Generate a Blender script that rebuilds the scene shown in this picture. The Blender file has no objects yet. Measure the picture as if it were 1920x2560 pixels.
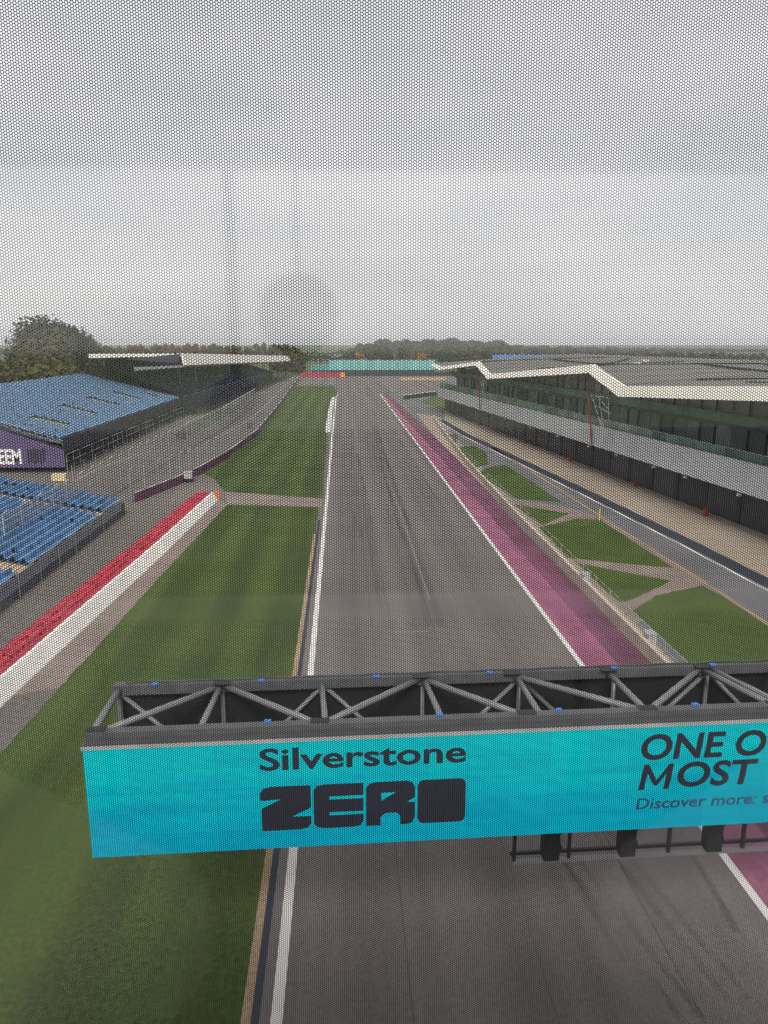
import bpy, bmesh, math, random
from mathutils import Vector, Matrix
R = math.radians
random.seed(7)
S = bpy.context.scene
COL = S.collection

# ------------------------------------------------------------------ camera
CAM_H = 18.0
F, CX, CY = 1921.0, 960.0, 1280.0            # survey of the photograph (1920 x 2560)
PITCH = math.atan((1280 - 856) / F)
YAW = math.atan(105 / F * math.cos(PITCH))
cam_d = bpy.data.cameras.new("camera")
cam = bpy.data.objects.new("camera", cam_d)
COL.objects.link(cam)
cam.location = (0, 0, CAM_H)
cam.rotation_euler = (math.pi / 2 - PITCH, 0, -YAW)
cam_d.sensor_fit = 'HORIZONTAL'
cam_d.sensor_width = 36.0
cam_d.lens = 36.0 * F / 1920.0
cam_d.clip_start = 0.02
cam_d.clip_end = 9000
S.camera = cam

# ------------------------------------------------------------------ sky, sun, exposure
SUN_EL, SUN_AZ = 42.0, 182.0                 # azimuth clockwise from +Y
world = bpy.data.worlds.new("World")
S.world = world
world.use_nodes = True
wn, wl = world.node_tree.nodes, world.node_tree.links
wn.clear()
w_out = wn.new('ShaderNodeOutputWorld')
w_bg = wn.new('ShaderNodeBackground')
w_sky = wn.new('ShaderNodeTexSky')
w_sky.sky_type = 'NISHITA'
w_sky.sun_disc = False
w_sky.sun_elevation = R(SUN_EL)
w_sky.sun_rotation = R(SUN_AZ)
w_sky.air_density = 1.0
w_sky.dust_density = 3.0
w_tc = wn.new('ShaderNodeTexCoord')
w_map = wn.new('ShaderNodeMapping')
w_map.inputs['Scale'].default_value = (1.6, 1.6, 6.0)
w_noise = wn.new('ShaderNodeTexNoise')
w_noise.inputs['Scale'].default_value = 1.5
w_noise.inputs['Detail'].default_value = 5
w_noise.inputs['Roughness'].default_value = 0.5
w_ramp = wn.new('ShaderNodeValToRGB')        # the cloud sheet, thicker and thinner
w_ramp.color_ramp.elements[0].position = 0.32
w_ramp.color_ramp.elements[0].color = (3.20, 3.18, 3.24, 1)
w_ramp.color_ramp.elements[1].position = 0.68
w_ramp.color_ramp.elements[1].color = (4.25, 4.18, 4.16, 1)
w_mix = wn.new('ShaderNodeMix')
w_mix.data_type = 'RGBA'
w_mix.inputs[0].default_value = 0.93
wl.new(w_tc.outputs['Generated'], w_map.inputs['Vector'])
wl.new(w_map.outputs['Vector'], w_noise.inputs['Vector'])
wl.new(w_noise.outputs['Fac'], w_ramp.inputs['Fac'])
wl.new(w_sky.outputs['Color'], w_mix.inputs[6])
wl.new(w_ramp.outputs['Color'], w_mix.inputs[7])
wl.new(w_mix.outputs[2], w_bg.inputs['Color'])
w_bg.inputs['Strength'].default_value = 0.1
wl.new(w_bg.outputs['Background'], w_out.inputs['Surface'])

sun_d = bpy.data.lights.new("sun", 'SUN')
sun_d.energy = 1.5
sun_d.angle = R(14)
sun_d.color = (1.0, 0.95, 0.88)
sun = bpy.data.objects.new("sun", sun_d)
COL.objects.link(sun)
_az, _el = R(SUN_AZ), R(SUN_EL)
sun_dir = Vector((math.sin(_az) * math.cos(_el), math.cos(_az) * math.cos(_el), math.sin(_el)))
sun.rotation_euler = sun_dir.to_track_quat('Z', 'Y').to_euler()
sun.location = (0, -60, 120)

S.view_settings.view_transform = 'Standard'
S.view_settings.look = 'None'
S.view_settings.exposure = 1.5
S.view_settings.gamma = 1.0
S.view_settings.use_curve_mapping = False
S.render.engine = 'CYCLES'

# ------------------------------------------------------------------ survey helpers
_fw = Vector((math.sin(YAW) * math.cos(PITCH), math.cos(YAW) * math.cos(PITCH), -math.sin(PITCH)))
_rt = Vector((math.cos(YAW), -math.sin(YAW), 0))
_up = _rt.cross(_fw)
def _ray(x, y): return _fw + _rt * ((x - CX) / F) - _up * ((y - CY) / F)
def G(x, y, z=0.0):
    d = _ray(x, y); t = (z - CAM_H) / d.z
    return Vector((t * d.x, t * d.y, z))
def atY(x, y, Y):
    d = _ray(x, y); t = Y / d.y
    return Vector((t * d.x, Y, CAM_H + t * d.z))

# ------------------------------------------------------------------ materials
MATS = {}
def mat(name, col, rough=0.7, var=0.15, scale=1.0, col2=None, bump=0.0, stretch=(1, 1, 1), metal=0.0,
        spec=0.5, detail=5, coat=0.0, alpha=None, coord='Object', rnd=0.0):
    if name in MATS: return MATS[name]
    m = bpy.data.materials.new(name); m.use_nodes = True
    n, l = m.node_tree.nodes, m.node_tree.links
    b = n['Principled BSDF']
    b.inputs['Roughness'].default_value = rough
    b.inputs['Metallic'].default_value = metal
    b.inputs['Specular IOR Level'].default_value = spec
    if coat: b.inputs['Coat Weight'].default_value = coat
    c1 = tuple(max(0, c * (1 - var)) for c in col)
    c2 = tuple(min(1, c * (1 + var)) for c in (col2 or col))
    tc = n.new('ShaderNodeTexCoord'); mp = n.new('ShaderNodeMapping')
    mp.inputs['Scale'].default_value = stretch
    nz = n.new('ShaderNodeTexNoise'); nz.inputs['Scale'].default_value = scale
    nz.inputs['Detail'].default_value = detail; nz.inputs['Roughness'].default_value = 0.62
    rp = n.new('ShaderNodeValToRGB')
    rp.color_ramp.elements[0].position = 0.3; rp.color_ramp.elements[0].color = (*c1, 1)
    rp.color_ramp.elements[1].position = 0.7; rp.color_ramp.elements[1].color = (*c2, 1)
    l.new(tc.outputs[coord], mp.inputs['Vector']); l.new(mp.outputs['Vector'], nz.inputs['Vector'])
    l.new(nz.outputs['Fac'], rp.inputs['Fac'])
    out = rp.outputs['Color']
    if rnd:
        oi = n.new('ShaderNodeObjectInfo'); hs = n.new('ShaderNodeHueSaturation')
        mr = n.new('ShaderNodeMapRange'); mr.inputs[3].default_value = 1 - rnd; mr.inputs[4].default_value = 1 + rnd
        l.new(oi.outputs['Random'], mr.inputs[0]); l.new(mr.outputs[0], hs.inputs['Value'])
        l.new(out, hs.inputs['Color']); out = hs.outputs['Color']
    l.new(out, b.inputs['Base Color'])
    if bump:
        bp = n.new('ShaderNodeBump'); bp.inputs['Strength'].default_value = bump
        n2 = n.new('ShaderNodeTexNoise'); n2.inputs['Scale'].default_value = scale * 9
        n2.inputs['Detail'].default_value = 4
        l.new(mp.outputs['Vector'], n2.inputs['Vector'])
        l.new(n2.outputs['Fac'], bp.inputs['Height']); l.new(bp.outputs['Normal'], b.inputs['Normal'])
    if alpha is not None: b.inputs['Alpha'].default_value = alpha
    MATS[name] = m
    return m

def ground_mat(name, col, col2, s_big, s_fine, streak=(1, 1, 1), amt=0.5, rough=0.9, bump=0.2, dark=0.35, fine_amt=0.35):
    """two noise sizes: broad patches and long streaks along the track, then fine grain"""
    m = bpy.data.materials.new(name); m.use_nodes = True
    n, l = m.node_tree.nodes, m.node_tree.links
    b = n['Principled BSDF']; b.inputs['Roughness'].default_value = rough
    b.inputs['Specular IOR Level'].default_value = 0.3
    tc = n.new('ShaderNodeTexCoord'); mp = n.new('ShaderNodeMapping'); mp.inputs['Scale'].default_value = streak
    l.new(tc.outputs['Object'], mp.inputs['Vector'])
    a = n.new('ShaderNodeTexNoise'); a.inputs['Scale'].default_value = s_big; a.inputs['Detail'].default_value = 6
    a.inputs['Roughness'].default_value = 0.6
    l.new(mp.outputs['Vector'], a.inputs['Vector'])
    a2 = n.new('ShaderNodeTexNoise'); a2.inputs['Scale'].default_value = s_big * 0.35; a2.inputs['Detail'].default_value = 3
    l.new(tc.outputs['Object'], a2.inputs['Vector'])
    ad = n.new('ShaderNodeMix'); ad.data_type = 'FLOAT'; ad.inputs[0].default_value = amt
    l.new(a.outputs['Fac'], ad.inputs[2]); l.new(a2.outputs['Fac'], ad.inputs[3])
    rp = n.new('ShaderNodeValToRGB')
    rp.color_ramp.elements[0].position = dark; rp.color_ramp.elements[0].color = (*col, 1)
    rp.color_ramp.elements[1].position = 0.68; rp.color_ramp.elements[1].color = (*col2, 1)
    l.new(ad.outputs[0], rp.inputs['Fac'])
    f = n.new('ShaderNodeTexNoise'); f.inputs['Scale'].default_value = s_fine; f.inputs['Detail'].default_value = 4
    l.new(tc.outputs['Object'], f.inputs['Vector'])
    mr = n.new('ShaderNodeMapRange'); mr.inputs[1].default_value = 0.25; mr.inputs[2].default_value = 0.75
    mr.inputs[3].default_value = 1 - fine_amt; mr.inputs[4].default_value = 1 + fine_amt
    l.new(f.outputs['Fac'], mr.inputs[0])
    mu = n.new('ShaderNodeMix'); mu.data_type = 'RGBA'; mu.blend_type = 'MULTIPLY'; mu.inputs[0].default_value = 1
    l.new(rp.outputs['Color'], mu.inputs[6]); l.new(mr.outputs[0], mu.inputs[7])
    l.new(mu.outputs[2], b.inputs['Base Color'])
    bp = n.new('ShaderNodeBump'); bp.inputs['Strength'].default_value = bump; bp.inputs['Distance'].default_value = 0.05
    l.new(f.outputs['Fac'], bp.inputs['Height']); l.new(bp.outputs['Normal'], b.inputs['Normal'])
    MATS[name] = m
    return m

M_field = ground_mat('field', (0.05, 0.085, 0.022), (0.10, 0.12, 0.04), 0.02, 0.6, bump=0.3)
M_tarmac = ground_mat('service_tarmac', (0.115, 0.105, 0.095), (0.21, 0.19, 0.17), 0.12, 3.0, streak=(1, 0.15, 1))
M_track = ground_mat('track_asphalt', (0.115, 0.100, 0.096), (0.205, 0.182, 0.176), 0.45, 6.0, streak=(1.0, 0.010, 1), amt=0.3, fine_amt=0.18, bump=0.1)
M_grass = ground_mat('verge_grass', (0.034, 0.066, 0.012), (0.082, 0.109, 0.025), 0.5, 5.0, streak=(1.0, 0.05, 1), amt=0.45, bump=0.5, fine_amt=0.4)
def bands(m, width, amt, ang=0.0):
    n, l = m.node_tree.nodes, m.node_tree.links; b = n['Principled BSDF']; src = b.inputs['Base Color'].links[0].from_socket
    tc = n.new('ShaderNodeTexCoord'); mp = n.new('ShaderNodeMapping'); mp.inputs['Rotation'].default_value = (0, 0, ang)
    wv = n.new('ShaderNodeTexWave'); wv.wave_type = 'BANDS'; wv.bands_direction = 'X'; wv.inputs['Scale'].default_value = 0.314 / width * 1.0
    wv.inputs['Distortion'].default_value = 2.6; wv.inputs['Detail'].default_value = 3; wv.inputs['Detail Scale'].default_value = .3
    mr = n.new('ShaderNodeMapRange'); mr.inputs[1].default_value = .25; mr.inputs[2].default_value = .75; mr.inputs[3].default_value = 1 - amt; mr.inputs[4].default_value = 1 + amt
    mx = n.new('ShaderNodeMix'); mx.data_type = 'RGBA'; mx.blend_type = 'MULTIPLY'; mx.inputs[0].default_value = 1
    l.new(tc.outputs['Object'], mp.inputs[0]); l.new(mp.outputs[0], wv.inputs['Vector']); l.new(wv.outputs['Fac'], mr.inputs[0])
    l.new(src, mx.inputs[6]); l.new(mr.outputs[0], mx.inputs[7]); l.new(mx.outputs[2], b.inputs['Base Color'])
bands(M_grass, 4.2, .14)
M_pitgrass = ground_mat('pit_grass', (0.040, 0.076, 0.012), (0.088, 0.120, 0.025), 0.35, 5.0, amt=0.5, bump=0.5, fine_amt=0.4)
M_dirt = ground_mat('dirt_edge', (0.28, 0.19, 0.12), (0.42, 0.31, 0.21), 0.9, 8.0, streak=(1, .2, 1), fine_amt=0.3)
M_maroon = ground_mat('maroon_paint', (0.20, 0.062, 0.112), (0.37, 0.145, 0.23), 0.8, 4.0, streak=(1, 0.03, 1), rough=0.7, fine_amt=0.25, bump=0.05)
M_maroon2 = ground_mat('dark_maroon_paint', (0.085, 0.036, 0.058), (0.235, 0.082, 0.14), 0.8, 4.0, streak=(1, 0.035, 1), rough=0.7, fine_amt=0.25, bump=0.05)
M_apron = ground_mat('concrete_apron', (0.30, 0.25, 0.195), (0.42, 0.36, 0.29), 0.25, 4.0, streak=(1, 0.1, 1), fine_amt=0.12, bump=0.05)
M_pitlane = ground_mat('pit_lane_asphalt', (0.125, 0.125, 0.13), (0.19, 0.19, 0.195), 0.4, 5.0, streak=(1, 0.03, 1), fine_amt=0.15, bump=0.1)
M_darkstrip = ground_mat('dark_blue_asphalt', (0.030, 0.036, 0.050), (0.055, 0.062, 0.08), 0.4, 5.0, streak=(1, 0.03, 1), fine_amt=0.2, bump=0.1)
M_path = ground_mat('access_path', (0.20, 0.16, 0.14), (0.29, 0.24, 0.21), 0.5, 5.0, fine_amt=0.2)
M_white = mat('white_paint', (0.66, 0.65, 0.62), 0.7, 0.12, 1.5, stretch=(1, .3, 1))
M_gravel = ground_mat('orange_gravel', (0.36, 0.23, 0.12), (0.5, 0.34, 0.2), 0.3, 3.0)

# ------------------------------------------------------------------ object helpers
def link(o, parent=None):
    COL.objects.link(o)
    if parent is not None: o.parent = parent
    return o
def from_data(name, v, f, m=None, parent=None, smooth=False):
    me = bpy.data.meshes.new(name); me.from_pydata([tuple(p) for p in v], [], f); me.update()
    if smooth:
        for p in me.polygons: p.use_smooth = True
    o = bpy.data.objects.new(name, me)
    if m: me.materials.append(m)
    return link(o, parent)
def from_bm(name, bm, m=None, parent=None, smooth=False):
    me = bpy.data.meshes.new(name)
    bmesh.ops.recalc_face_normals(bm, faces=bm.faces)
    bm.to_mesh(me); bm.free()
    if smooth:
        for p in me.polygons: p.use_smooth = True
    o = bpy.data.objects.new(name, me)
    if m: me.materials.append(m)
    return link(o, parent)
def share(name, me, parent, loc=(0, 0, 0), rot=(0, 0, 0), sc=(1, 1, 1)):
    o = bpy.data.objects.new(name, me); link(o, parent)
    o.location = loc; o.rotation_euler = rot; o.scale = sc
    return o
def thing(name, label, cat, loc=(0, 0, 0), rz=0.0, group=None):
    o = bpy.data.objects.new(name, None); o.empty_display_size = 0.3
    link(o); o.location = loc; o.rotation_euler = (0, 0, rz)
    tag(o, label, cat, group)
    return o
def tag(o, label, cat, group=None):
    o['label'] = label; o['category'] = cat
    if group: o['group'] = group
    return o
def struct(o):
    o['kind'] = 'structure'; return o
def bx(bm, x0, x1, y0, y1, z0, z1, M=None):
    vs = [bm.verts.new((x, y, z)) for x in (x0, x1) for y in (y0, y1) for z in (z0, z1)]
    for f in ((0, 1, 3, 2), (4, 6, 7, 5), (0, 4, 5, 1), (2, 3, 7, 6), (0, 2, 6, 4), (1, 5, 7, 3)):
        bm.faces.new([vs[i] for i in f])
    if M is not None:
        for v in vs: v.co = M @ v.co
    return vs
def tube(bm, p, q, r, seg=8, r2=None):
    p, q = Vector(p), Vector(q); d = (q - p)
    if d.length < 1e-6: return
    d.normalize(); a = d.orthogonal().normalized(); b = d.cross(a)
    r2 = r if r2 is None else r2
    A, B = [], []
    for i in range(seg):
        t = 2 * math.pi * i / seg; o = a * math.cos(t) + b * math.sin(t)
        A.append(bm.verts.new(p + o * r)); B.append(bm.verts.new(q + o * r2))
    for i in range(seg):
        bm.faces.new((A[i], A[(i + 1) % seg], B[(i + 1) % seg], B[i]))
    bm.faces.new(A[::-1]); bm.faces.new(B)
def beam(bm, p, q, w, h):
    """rectangular bar from p to q, h measured upwards"""
    p, q = Vector(p), Vector(q); d = (q - p).normalized()
    s = d.cross(Vector((0, 0, 1)))
    if s.length < 1e-3: s = Vector((1, 0, 0))
    s.normalize(); u = s.cross(d).normalized()
    vs = []
    for e in (p, q):
        for a, b in ((-1, -1), (1, -1), (1, 1), (-1, 1)):
            vs.append(bm.verts.new(e + s * (a * w / 2) + u * (b * h / 2)))
    for f in ((0, 1, 2, 3), (7, 6, 5, 4), (0, 4, 5, 1), (1, 5, 6, 2), (2, 6, 7, 3), (3, 7, 4, 0)):
        bm.faces.new([vs[i] for i in f])
def sheet(name, pts, z, m, rag=0.0):
    bm = bmesh.new()
    if rag:
        q = []
        for i in range(len(pts)):
            a, b = Vector(pts[i][:2]), Vector(pts[(i + 1) % len(pts)][:2]); k = max(1, min(60, int((b - a).length / (rag * 9))))
            for j in range(k): q.append(a.lerp(b, j / k) + Vector((random.uniform(-rag, rag), random.uniform(-rag, rag))))
        pts = q
    vs = [bm.verts.new((p[0], p[1], z)) for p in pts]
    es = [bm.edges.new((vs[i], vs[(i + 1) % len(vs)])) for i in range(len(vs))]
    bmesh.ops.triangle_fill(bm, edges=es, use_beauty=True, normal=(0, 0, 1))
    for f in bm.faces:
        if f.normal.z < 0: f.normal_flip()
    me = bpy.data.meshes.new(name); bm.to_mesh(me); bm.free(); me.materials.append(m)
    return struct(link(bpy.data.objects.new(name, me)))
def ribbon(name, line, w0, w1, z, m):
    """strip along a polyline, from w0 to w1 metres to its right"""
    v, f = [], []
    for i, p in enumerate(line):
        a = Vector(line[max(0, i - 1)][:2]); b = Vector(line[min(len(line) - 1, i + 1)][:2])
        d = (b - a).normalized(); r = Vector((d.y, -d.x)); q = Vector(p[:2])
        for w in (w0, w1):
            c = q + r * w; v.append((c.x, c.y, z))
        if i: k = 2 * i; f.append((k - 2, k - 1, k + 1, k))
    return struct(from_data(name, v, f, m))

# ================================================================== THE GROUND
struct(from_data('ground', [(-4000, -1500, 0), (4000, -1500, 0), (4000, 5500, 0), (-4000, 5500, 0)], [(0, 1, 2, 3)], M_field))
sheet('service_road', [(-75, -60), (-2.5, -60), (-2.5, 340), (-24, 440), (-75, 440)], 0.004, M_tarmac)
sheet('race_track', [(-2.62, -60), (13.62, -60), (13.62, 279), (22, 292), (40, 300), (75, 330), (80, 425), (-26, 425),
                     (-21.5, 345), (-20, 332), (-3.6, 332), (-2.0, 280), (-2.62, 262)], 0.008, M_track)
sheet('grass_verge', [(-2.85, -60), (-2.85, 84.3), (-13.2, 86.2), (-14.4, 61), (-15.25, 39), (-16.4, 5), (-18, -60)], 0.012, M_grass, .07)
sheet('grass_verge', [(-2.5, 89.2), (-3.1, 150), (-3.95, 170), (-3.95, 246), (-2.3, 262), (-1.9, 279), (-3.8, 331), (-20.3, 331), (-19.2, 278),
                      (-18.0, 230), (-16.9, 152), (-18.3, 121), (-19.7, 108), (-17.6, 104), (-14.7, 94.2)], 0.012, M_grass, .08)
sheet('grass_strip', [G(470, 1092), G(560, 1045), G(622, 1018), G(608, 1009), G(540, 1028), G(470, 1062), G(430, 1090)], 0.012, M_grass)
ribbon('dirt_edge', [(-2.6, y) for y in (-60, -20, 0, 15, 30, 45, 60, 72)], -0.36, -0.10, 0.016, M_dirt)
ribbon('drain_strip', [(-2.6, y) for y in (-60, 20, 60, 78)], -0.08, 0.14, 0.016, M_darkstrip)
ribbon('dirt_edge', [G(185, 1202), G(260, 1165), G(370, 1130), G(440, 1120)], -0.35, 0.35, 0.016, M_dirt)
ribbon('white_line', [(-2.24, -60), (-2.1, 40), (-2.15, 100), (-2.3, 160), (-2.3, 250), (-2.0, 280)], -0.02, 0.31, 0.020, M_white)
ribbon('white_line', [(13.32, -60), (13.32, 40), (13.3, 120), (13.2, 279)], 0.0, 0.30, 0.020, M_white)
# painted run-off
sheet('painted_runoff', [(13.62, -60), (15.7, -60), (15.55, 40), (15.5, 120), (14.6, 279), (13.5, 279), (13.62, 200)], 0.012, M_maroon)
sheet('painted_runoff', [(15.7, -60), (17.5, -60), (17.5, 77), (18.0, 121), (17.6, 180), (16.2, 279), (14.6, 279), (15.5, 120), (15.55, 40)], 0.012, M_maroon2)
# pit side
sheet('pit_lane', [(17.5, -60), (46, -60), (42.5, 20), (40.46, 69.2), (27.4, 208.2), (24, 240), (40, 300), (22, 291), (16.2, 279), (17.6, 180), (18, 121), (17.5, 77)], 0.004, M_pitlane)
sheet('concrete_verge', [(17.9, -60), (18.9, -60), (18.9, 40), (19.3, 77), (20.4, 115), (22.8, 170), (24, 190), (19, 200), (17.9, 150), (17.9, 77)], 0.010, M_apron)
pg = [[(1735, 1660), (1592, 1530), (1650, 1492), (1755, 1470), (1800, 1490), (1935, 1577), (2300, 1830), (2000, 1900)],
      [(1450, 1411), (1672, 1453), (1600, 1488), (1556, 1506), (1520, 1480)],
      [(1352, 1320), (1444, 1299), (1500, 1302), (1674, 1417), (1540, 1405), (1421, 1392)],
      [(1286, 1262), (1419, 1284), (1355, 1312)],
      [(1189, 1183), (1230, 1168), (1265, 1164), (1317, 1198), (1397, 1252), (1293, 1245)],
      [(1144, 1119), (1185, 1116), (1214, 1130), (1219, 1160), (1185, 1168)],
      [(1108, 1083), (1142, 1088), (1142, 1108), (1128, 1102)]]
sheet('access_path', [G(1590, 1560), G(1265, 1245), G(1420, 1268), G(1520, 1300), G(1700, 1415), G(1770, 1455), G(1700, 1500)], 0.008, M_path)
for p in pg:
    w_ = [G(*q) for q in p]; c_ = sum(w_, Vector()) / len(w_)
    sheet('pit_grass', [c_ + (q - c_) * 1.05 for q in w_], 0.012, M_pitgrass, .06)
edge = [(27.8, -20), (27.75, 20), G(1920, 1562), G(1760, 1457), G(1500, 1291), G(1330, 1180), G(1230, 1118)]
ribbon('dirt_edge', edge, -0.12, 0.22, 0.016, M_dirt)
wl_ = [G(1920, 1479), G(1700, 1362), G(1450, 1235), G(1240, 1131), G(1150, 1087), G(1090, 1050)]
d0 = (wl_[0] - wl_[1]).normalized()
wl_ = [wl_[0] + d0 * 60] + wl_
ribbon('white_line', wl_, 0.0, 0.22, 0.020, M_white)
ribbon('drain_strip', wl_, 0.42, 1.9, 0.016, M_darkstrip)
WA, WB = Vector((40.46, 69.2)), Vector((27.4, 208.17))       # foot of the pit building
WD = (WB - WA).normalized(); WN = Vector((-WD.y, WD.x))      # along it, and towards the track
def W(s, off, z): 
    p = WA + WD * s + WN * off
    return Vector((p.x, p.y, z))
ap = [wl_[i] + (wl_[min(i + 1, 6)] - wl_[max(i - 1, 0)]).normalized().cross(Vector((0, 0, 1))) * 2.0 for i in range(7)]
sheet('pit_apron', [tuple(p) for p in ap] + [W(s, 0.05, 0) for s in (139, 100, 50, 0, -60)], 0.012, M_apron)
sheet('gravel_trap', [G(1000, 950), G(1112, 950), G(1118, 944), G(1000, 944)], 0.014, M_gravel)
sheet('crossing_strip', [(-14.6, 94.0), (-2.45, 89.0), (-2.45, 84.5), (-13.2, 86.3)], 0.010, M_path)
sheet('paved_margin', [(-17.4, 38), (-15.2, 38.9), (-14.4, 61), (-13.2, 86.2), (-14.6, 89), (-15.6, 70)], 0.010, M_path)

M_seam = mat('asphalt_seam', (0.100, 0.090, 0.087), .9, .3, 1.0, stretch=(1, .1, 1))
for x_, y0_, y1_ in ((1.75, 16, 275), (5.65, 16, 275), (9.6, 16, 275)):
    ribbon('paving_joint', [(x_ + random.uniform(-.03, .03), y0_ + (y1_ - y0_) * i / 20) for i in range(21)], -.03, .03, 0.012, M_seam)
M_faint = mat('worn_line', (0.225, 0.208, 0.203), .8, .25, .8, stretch=(1, .15, 1))
ribbon('worn_line', [(6.05, 52), (6.1, 75), (6.0, 102)], -.05, .06, 0.016, M_faint)
for gy in (30, 46, 62, 78, 94, 110, 126): ribbon('grid_mark', [(8.6 if (gy // 16) % 2 else 3.0, gy), (11.0 if (gy // 16) % 2 else 5.4, gy)], -.06, .06, 0.016, M_faint)
def rubber(name, pts, w, a):
    m = MATS.get('rubber%.2f' % a)
    if not m:
        m = bpy.data.materials.new('tyre_rubber'); m.use_nodes = True; n, l = m.node_tree.nodes, m.node_tree.links; b = n['Principled BSDF']
        b.inputs['Base Color'].default_value = (.035, .032, .032, 1); b.inputs['Roughness'].default_value = .8
        tc = n.new('ShaderNodeTexCoord'); mp = n.new('ShaderNodeMapping'); mp.inputs['Scale'].default_value = (2.5, .08, 1); nz = n.new('ShaderNodeTexNoise'); nz.inputs['Scale'].default_value = 1.0; nz.inputs['Detail'].default_value = 5
        mr = n.new('ShaderNodeMapRange'); mr.inputs[1].default_value = .35; mr.inputs[2].default_value = .7; mr.inputs[3].default_value = 0; mr.inputs[4].default_value = a
        l.new(tc.outputs['Object'], mp.inputs[0]); l.new(mp.outputs[0], nz.inputs['Vector']); l.new(nz.outputs['Fac'], mr.inputs[0]); l.new(mr.outputs[0], b.inputs['Alpha'])
        MATS['rubber%.2f' % a] = m
    ribbon(name, pts, -w / 2, w / 2, 0.0145 + random.random() * .001, m)
for k in range(14):
    x_ = random.gauss(5.5, 2.6); y_ = random.uniform(14, 120); ln = random.uniform(40, 150); dx = random.uniform(-1.2, 1.2)
    rubber('tyre_mark', [(x_ + dx * (i / 12) ** 1.5, y_ + ln * i / 12) for i in range(13)], random.choice((.3, .3, .45, 1.4)), random.choice((.14, .24)))
for x_, y_, dx in ((9.0, 17, 2.2), (9.6, 17, 2.3), (10.6, 17.5, 1.9), (11.2, 17.5, 2.0), (8.2, 19, 1.5), (12.1, 20, -1.0)):
    rubber('tyre_mark', [(x_ - dx * i / 10, y_ + 11 * i / 10) for i in range(11)], .24, .24)
# ================================================================== KERB on the left
def kerb(y0, y1, n):
    k = thing('track_kerb', 'white ribbed kerb along the left edge of the straight', 'kerb', (-3.0, y0, 0))
    bm = bmesh.new(); st = (y1 - y0) / n
    bx(bm, -0.62, 0.52, 0.0, st * 0.55, 0.0, 0.07); a = from_bm('kerb_block', bm, mat('kerb_white', (0.7, 0.69, 0.68), 0.6), k)
    bm = bmesh.new()
    bx(bm, -0.60, 0.50, st * 0.57, st * 0.98, 0.0, 0.055); b = from_bm('kerb_block', bm, mat('kerb_grey', (0.33, 0.30, 0.31), 0.6), k)
    for i in range(1, n):
        for o in (a, b):
            t = 0.25 * math.sin(math.pi * i / n)
            share('kerb_block', o.data, k, (-t, i * st, 0))
kerb(158, 262, 58)

# ================================================================== LED GANTRY
M_steel = mat('gantry_grey_steel', (0.175, 0.178, 0.185), 0.45, 0.12, 3.0, spec=0.5)
M_steel_d = mat('gantry_dark_steel', (0.012, 0.013, 0.015), 0.5, 0.15, 3.0)
gA, gB = Vector((-5.83, 15.95)), Vector((10.4, 16.42))
GD = (gB - gA).normalized(); GN = Vector((-GD.y, GD.x))      # along, and away from the bridge
def Q(u, off, z):
    p = gA + GD * u + GN * off
    return Vector((p.x, p.y, z))
g_rz = math.atan2(GD.y, GD.x)
gan = thing('led_gantry', 'grey steel truss gantry over the track carrying a turquoise LED screen', 'gantry', (gA.x, gA.y, 0), g_rz)
L = 26.0; DEP = 2.55; ZB, ZT = 6.52, 9.32                    # local: x along, y depth, z up
def part(name, fn, m, parent=gan, smooth=False):
    bm = bmesh.new(); fn(bm); return from_bm(name, bm, m, parent, smooth)
for (y, z, w) in ((0.16, ZT + .05, .22), (DEP, ZT + .05, .26), (0.16, ZB + .1, .2), (DEP, ZB + .1, .24)):
    part('truss_chord', lambda bm: bx(bm, 0.0, L, y - w / 2, y + w / 2, z - w / 2, z + w / 2), mat('gantry_chord_steel', (0.085, 0.088, 0.095), 0.5, 0.25, 2.0))
def brace(p, q, r): part('truss_brace', lambda bm: tube(bm, p, q, r, 10), M_steel, smooth=True)
def u_of(x, y): return (G(x, y, ZT + .06).xy - gA).dot(GD)
FN = [u_of(238, 1838), u_of(800, 1803), u_of(1310, 1780), u_of(1606, 1766), u_of(1925, 1756)]      # nodes on the screen side
BN = [u_of(560, 1704), u_of(1050, 1692), u_of(1275, 1684), u_of(1514, 1676), u_of(1744, 1666)]     # nodes on the far side
zt = ZT + 0.06
def fb(f, b_, r): brace((f, 0.22, zt), (b_, DEP - .04, zt), r)
for f, b_ in ((0, 0), (1, 0), (1, 1), (2, 1), (3, 2), (3, 3), (3, 4), (4, 4)): fb(FN[f], BN[b_], 0.080)
fb(0.1, 0.14, .085)
for f, b_ in ((BN[0] - .25, BN[0] - .05), (FN[1] + .12, FN[1] + .05), (BN[1] + .22, BN[1] + .08), (FN[2] + .35, BN[2] + .12), (FN[4] + .3, FN[4] - .5)): fb(f, b_, 0.075)
u = FN[4]
while u < L - 3:
    fb(u, u + 1.4, .080); fb(u + 2.8, u + 1.4, .080); fb(u + 2.8, u + 2.8, .075); u += 2.8
bay = 2.6; i = 0; x = 0.12
while x < L - .2:
    if x + bay < L:
        if i % 2: brace((x, DEP, ZB + .15), (x + bay, DEP, ZT - .05), 0.06)
        else: brace((x, DEP, ZT - .05), (x + bay, DEP, ZB + .15), 0.06)
        if i % 2: brace((x, 0.25, ZB + .1), (x + bay, DEP - .1, ZB + .1), 0.055)
        else: brace((x, DEP - .1, ZB + .1), (x + bay, .25, ZB + .1), 0.055)
    brace((x, DEP, ZB + .15), (x, DEP, ZT - .03), 0.06)
    brace((x, 0.2, ZB + .15), (x, 0.2, ZT - .03), 0.05)
    x += bay; i += 1
brace((0.1, 0.2, ZT), (0.1, DEP, ZB + .2), 0.06)
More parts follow.
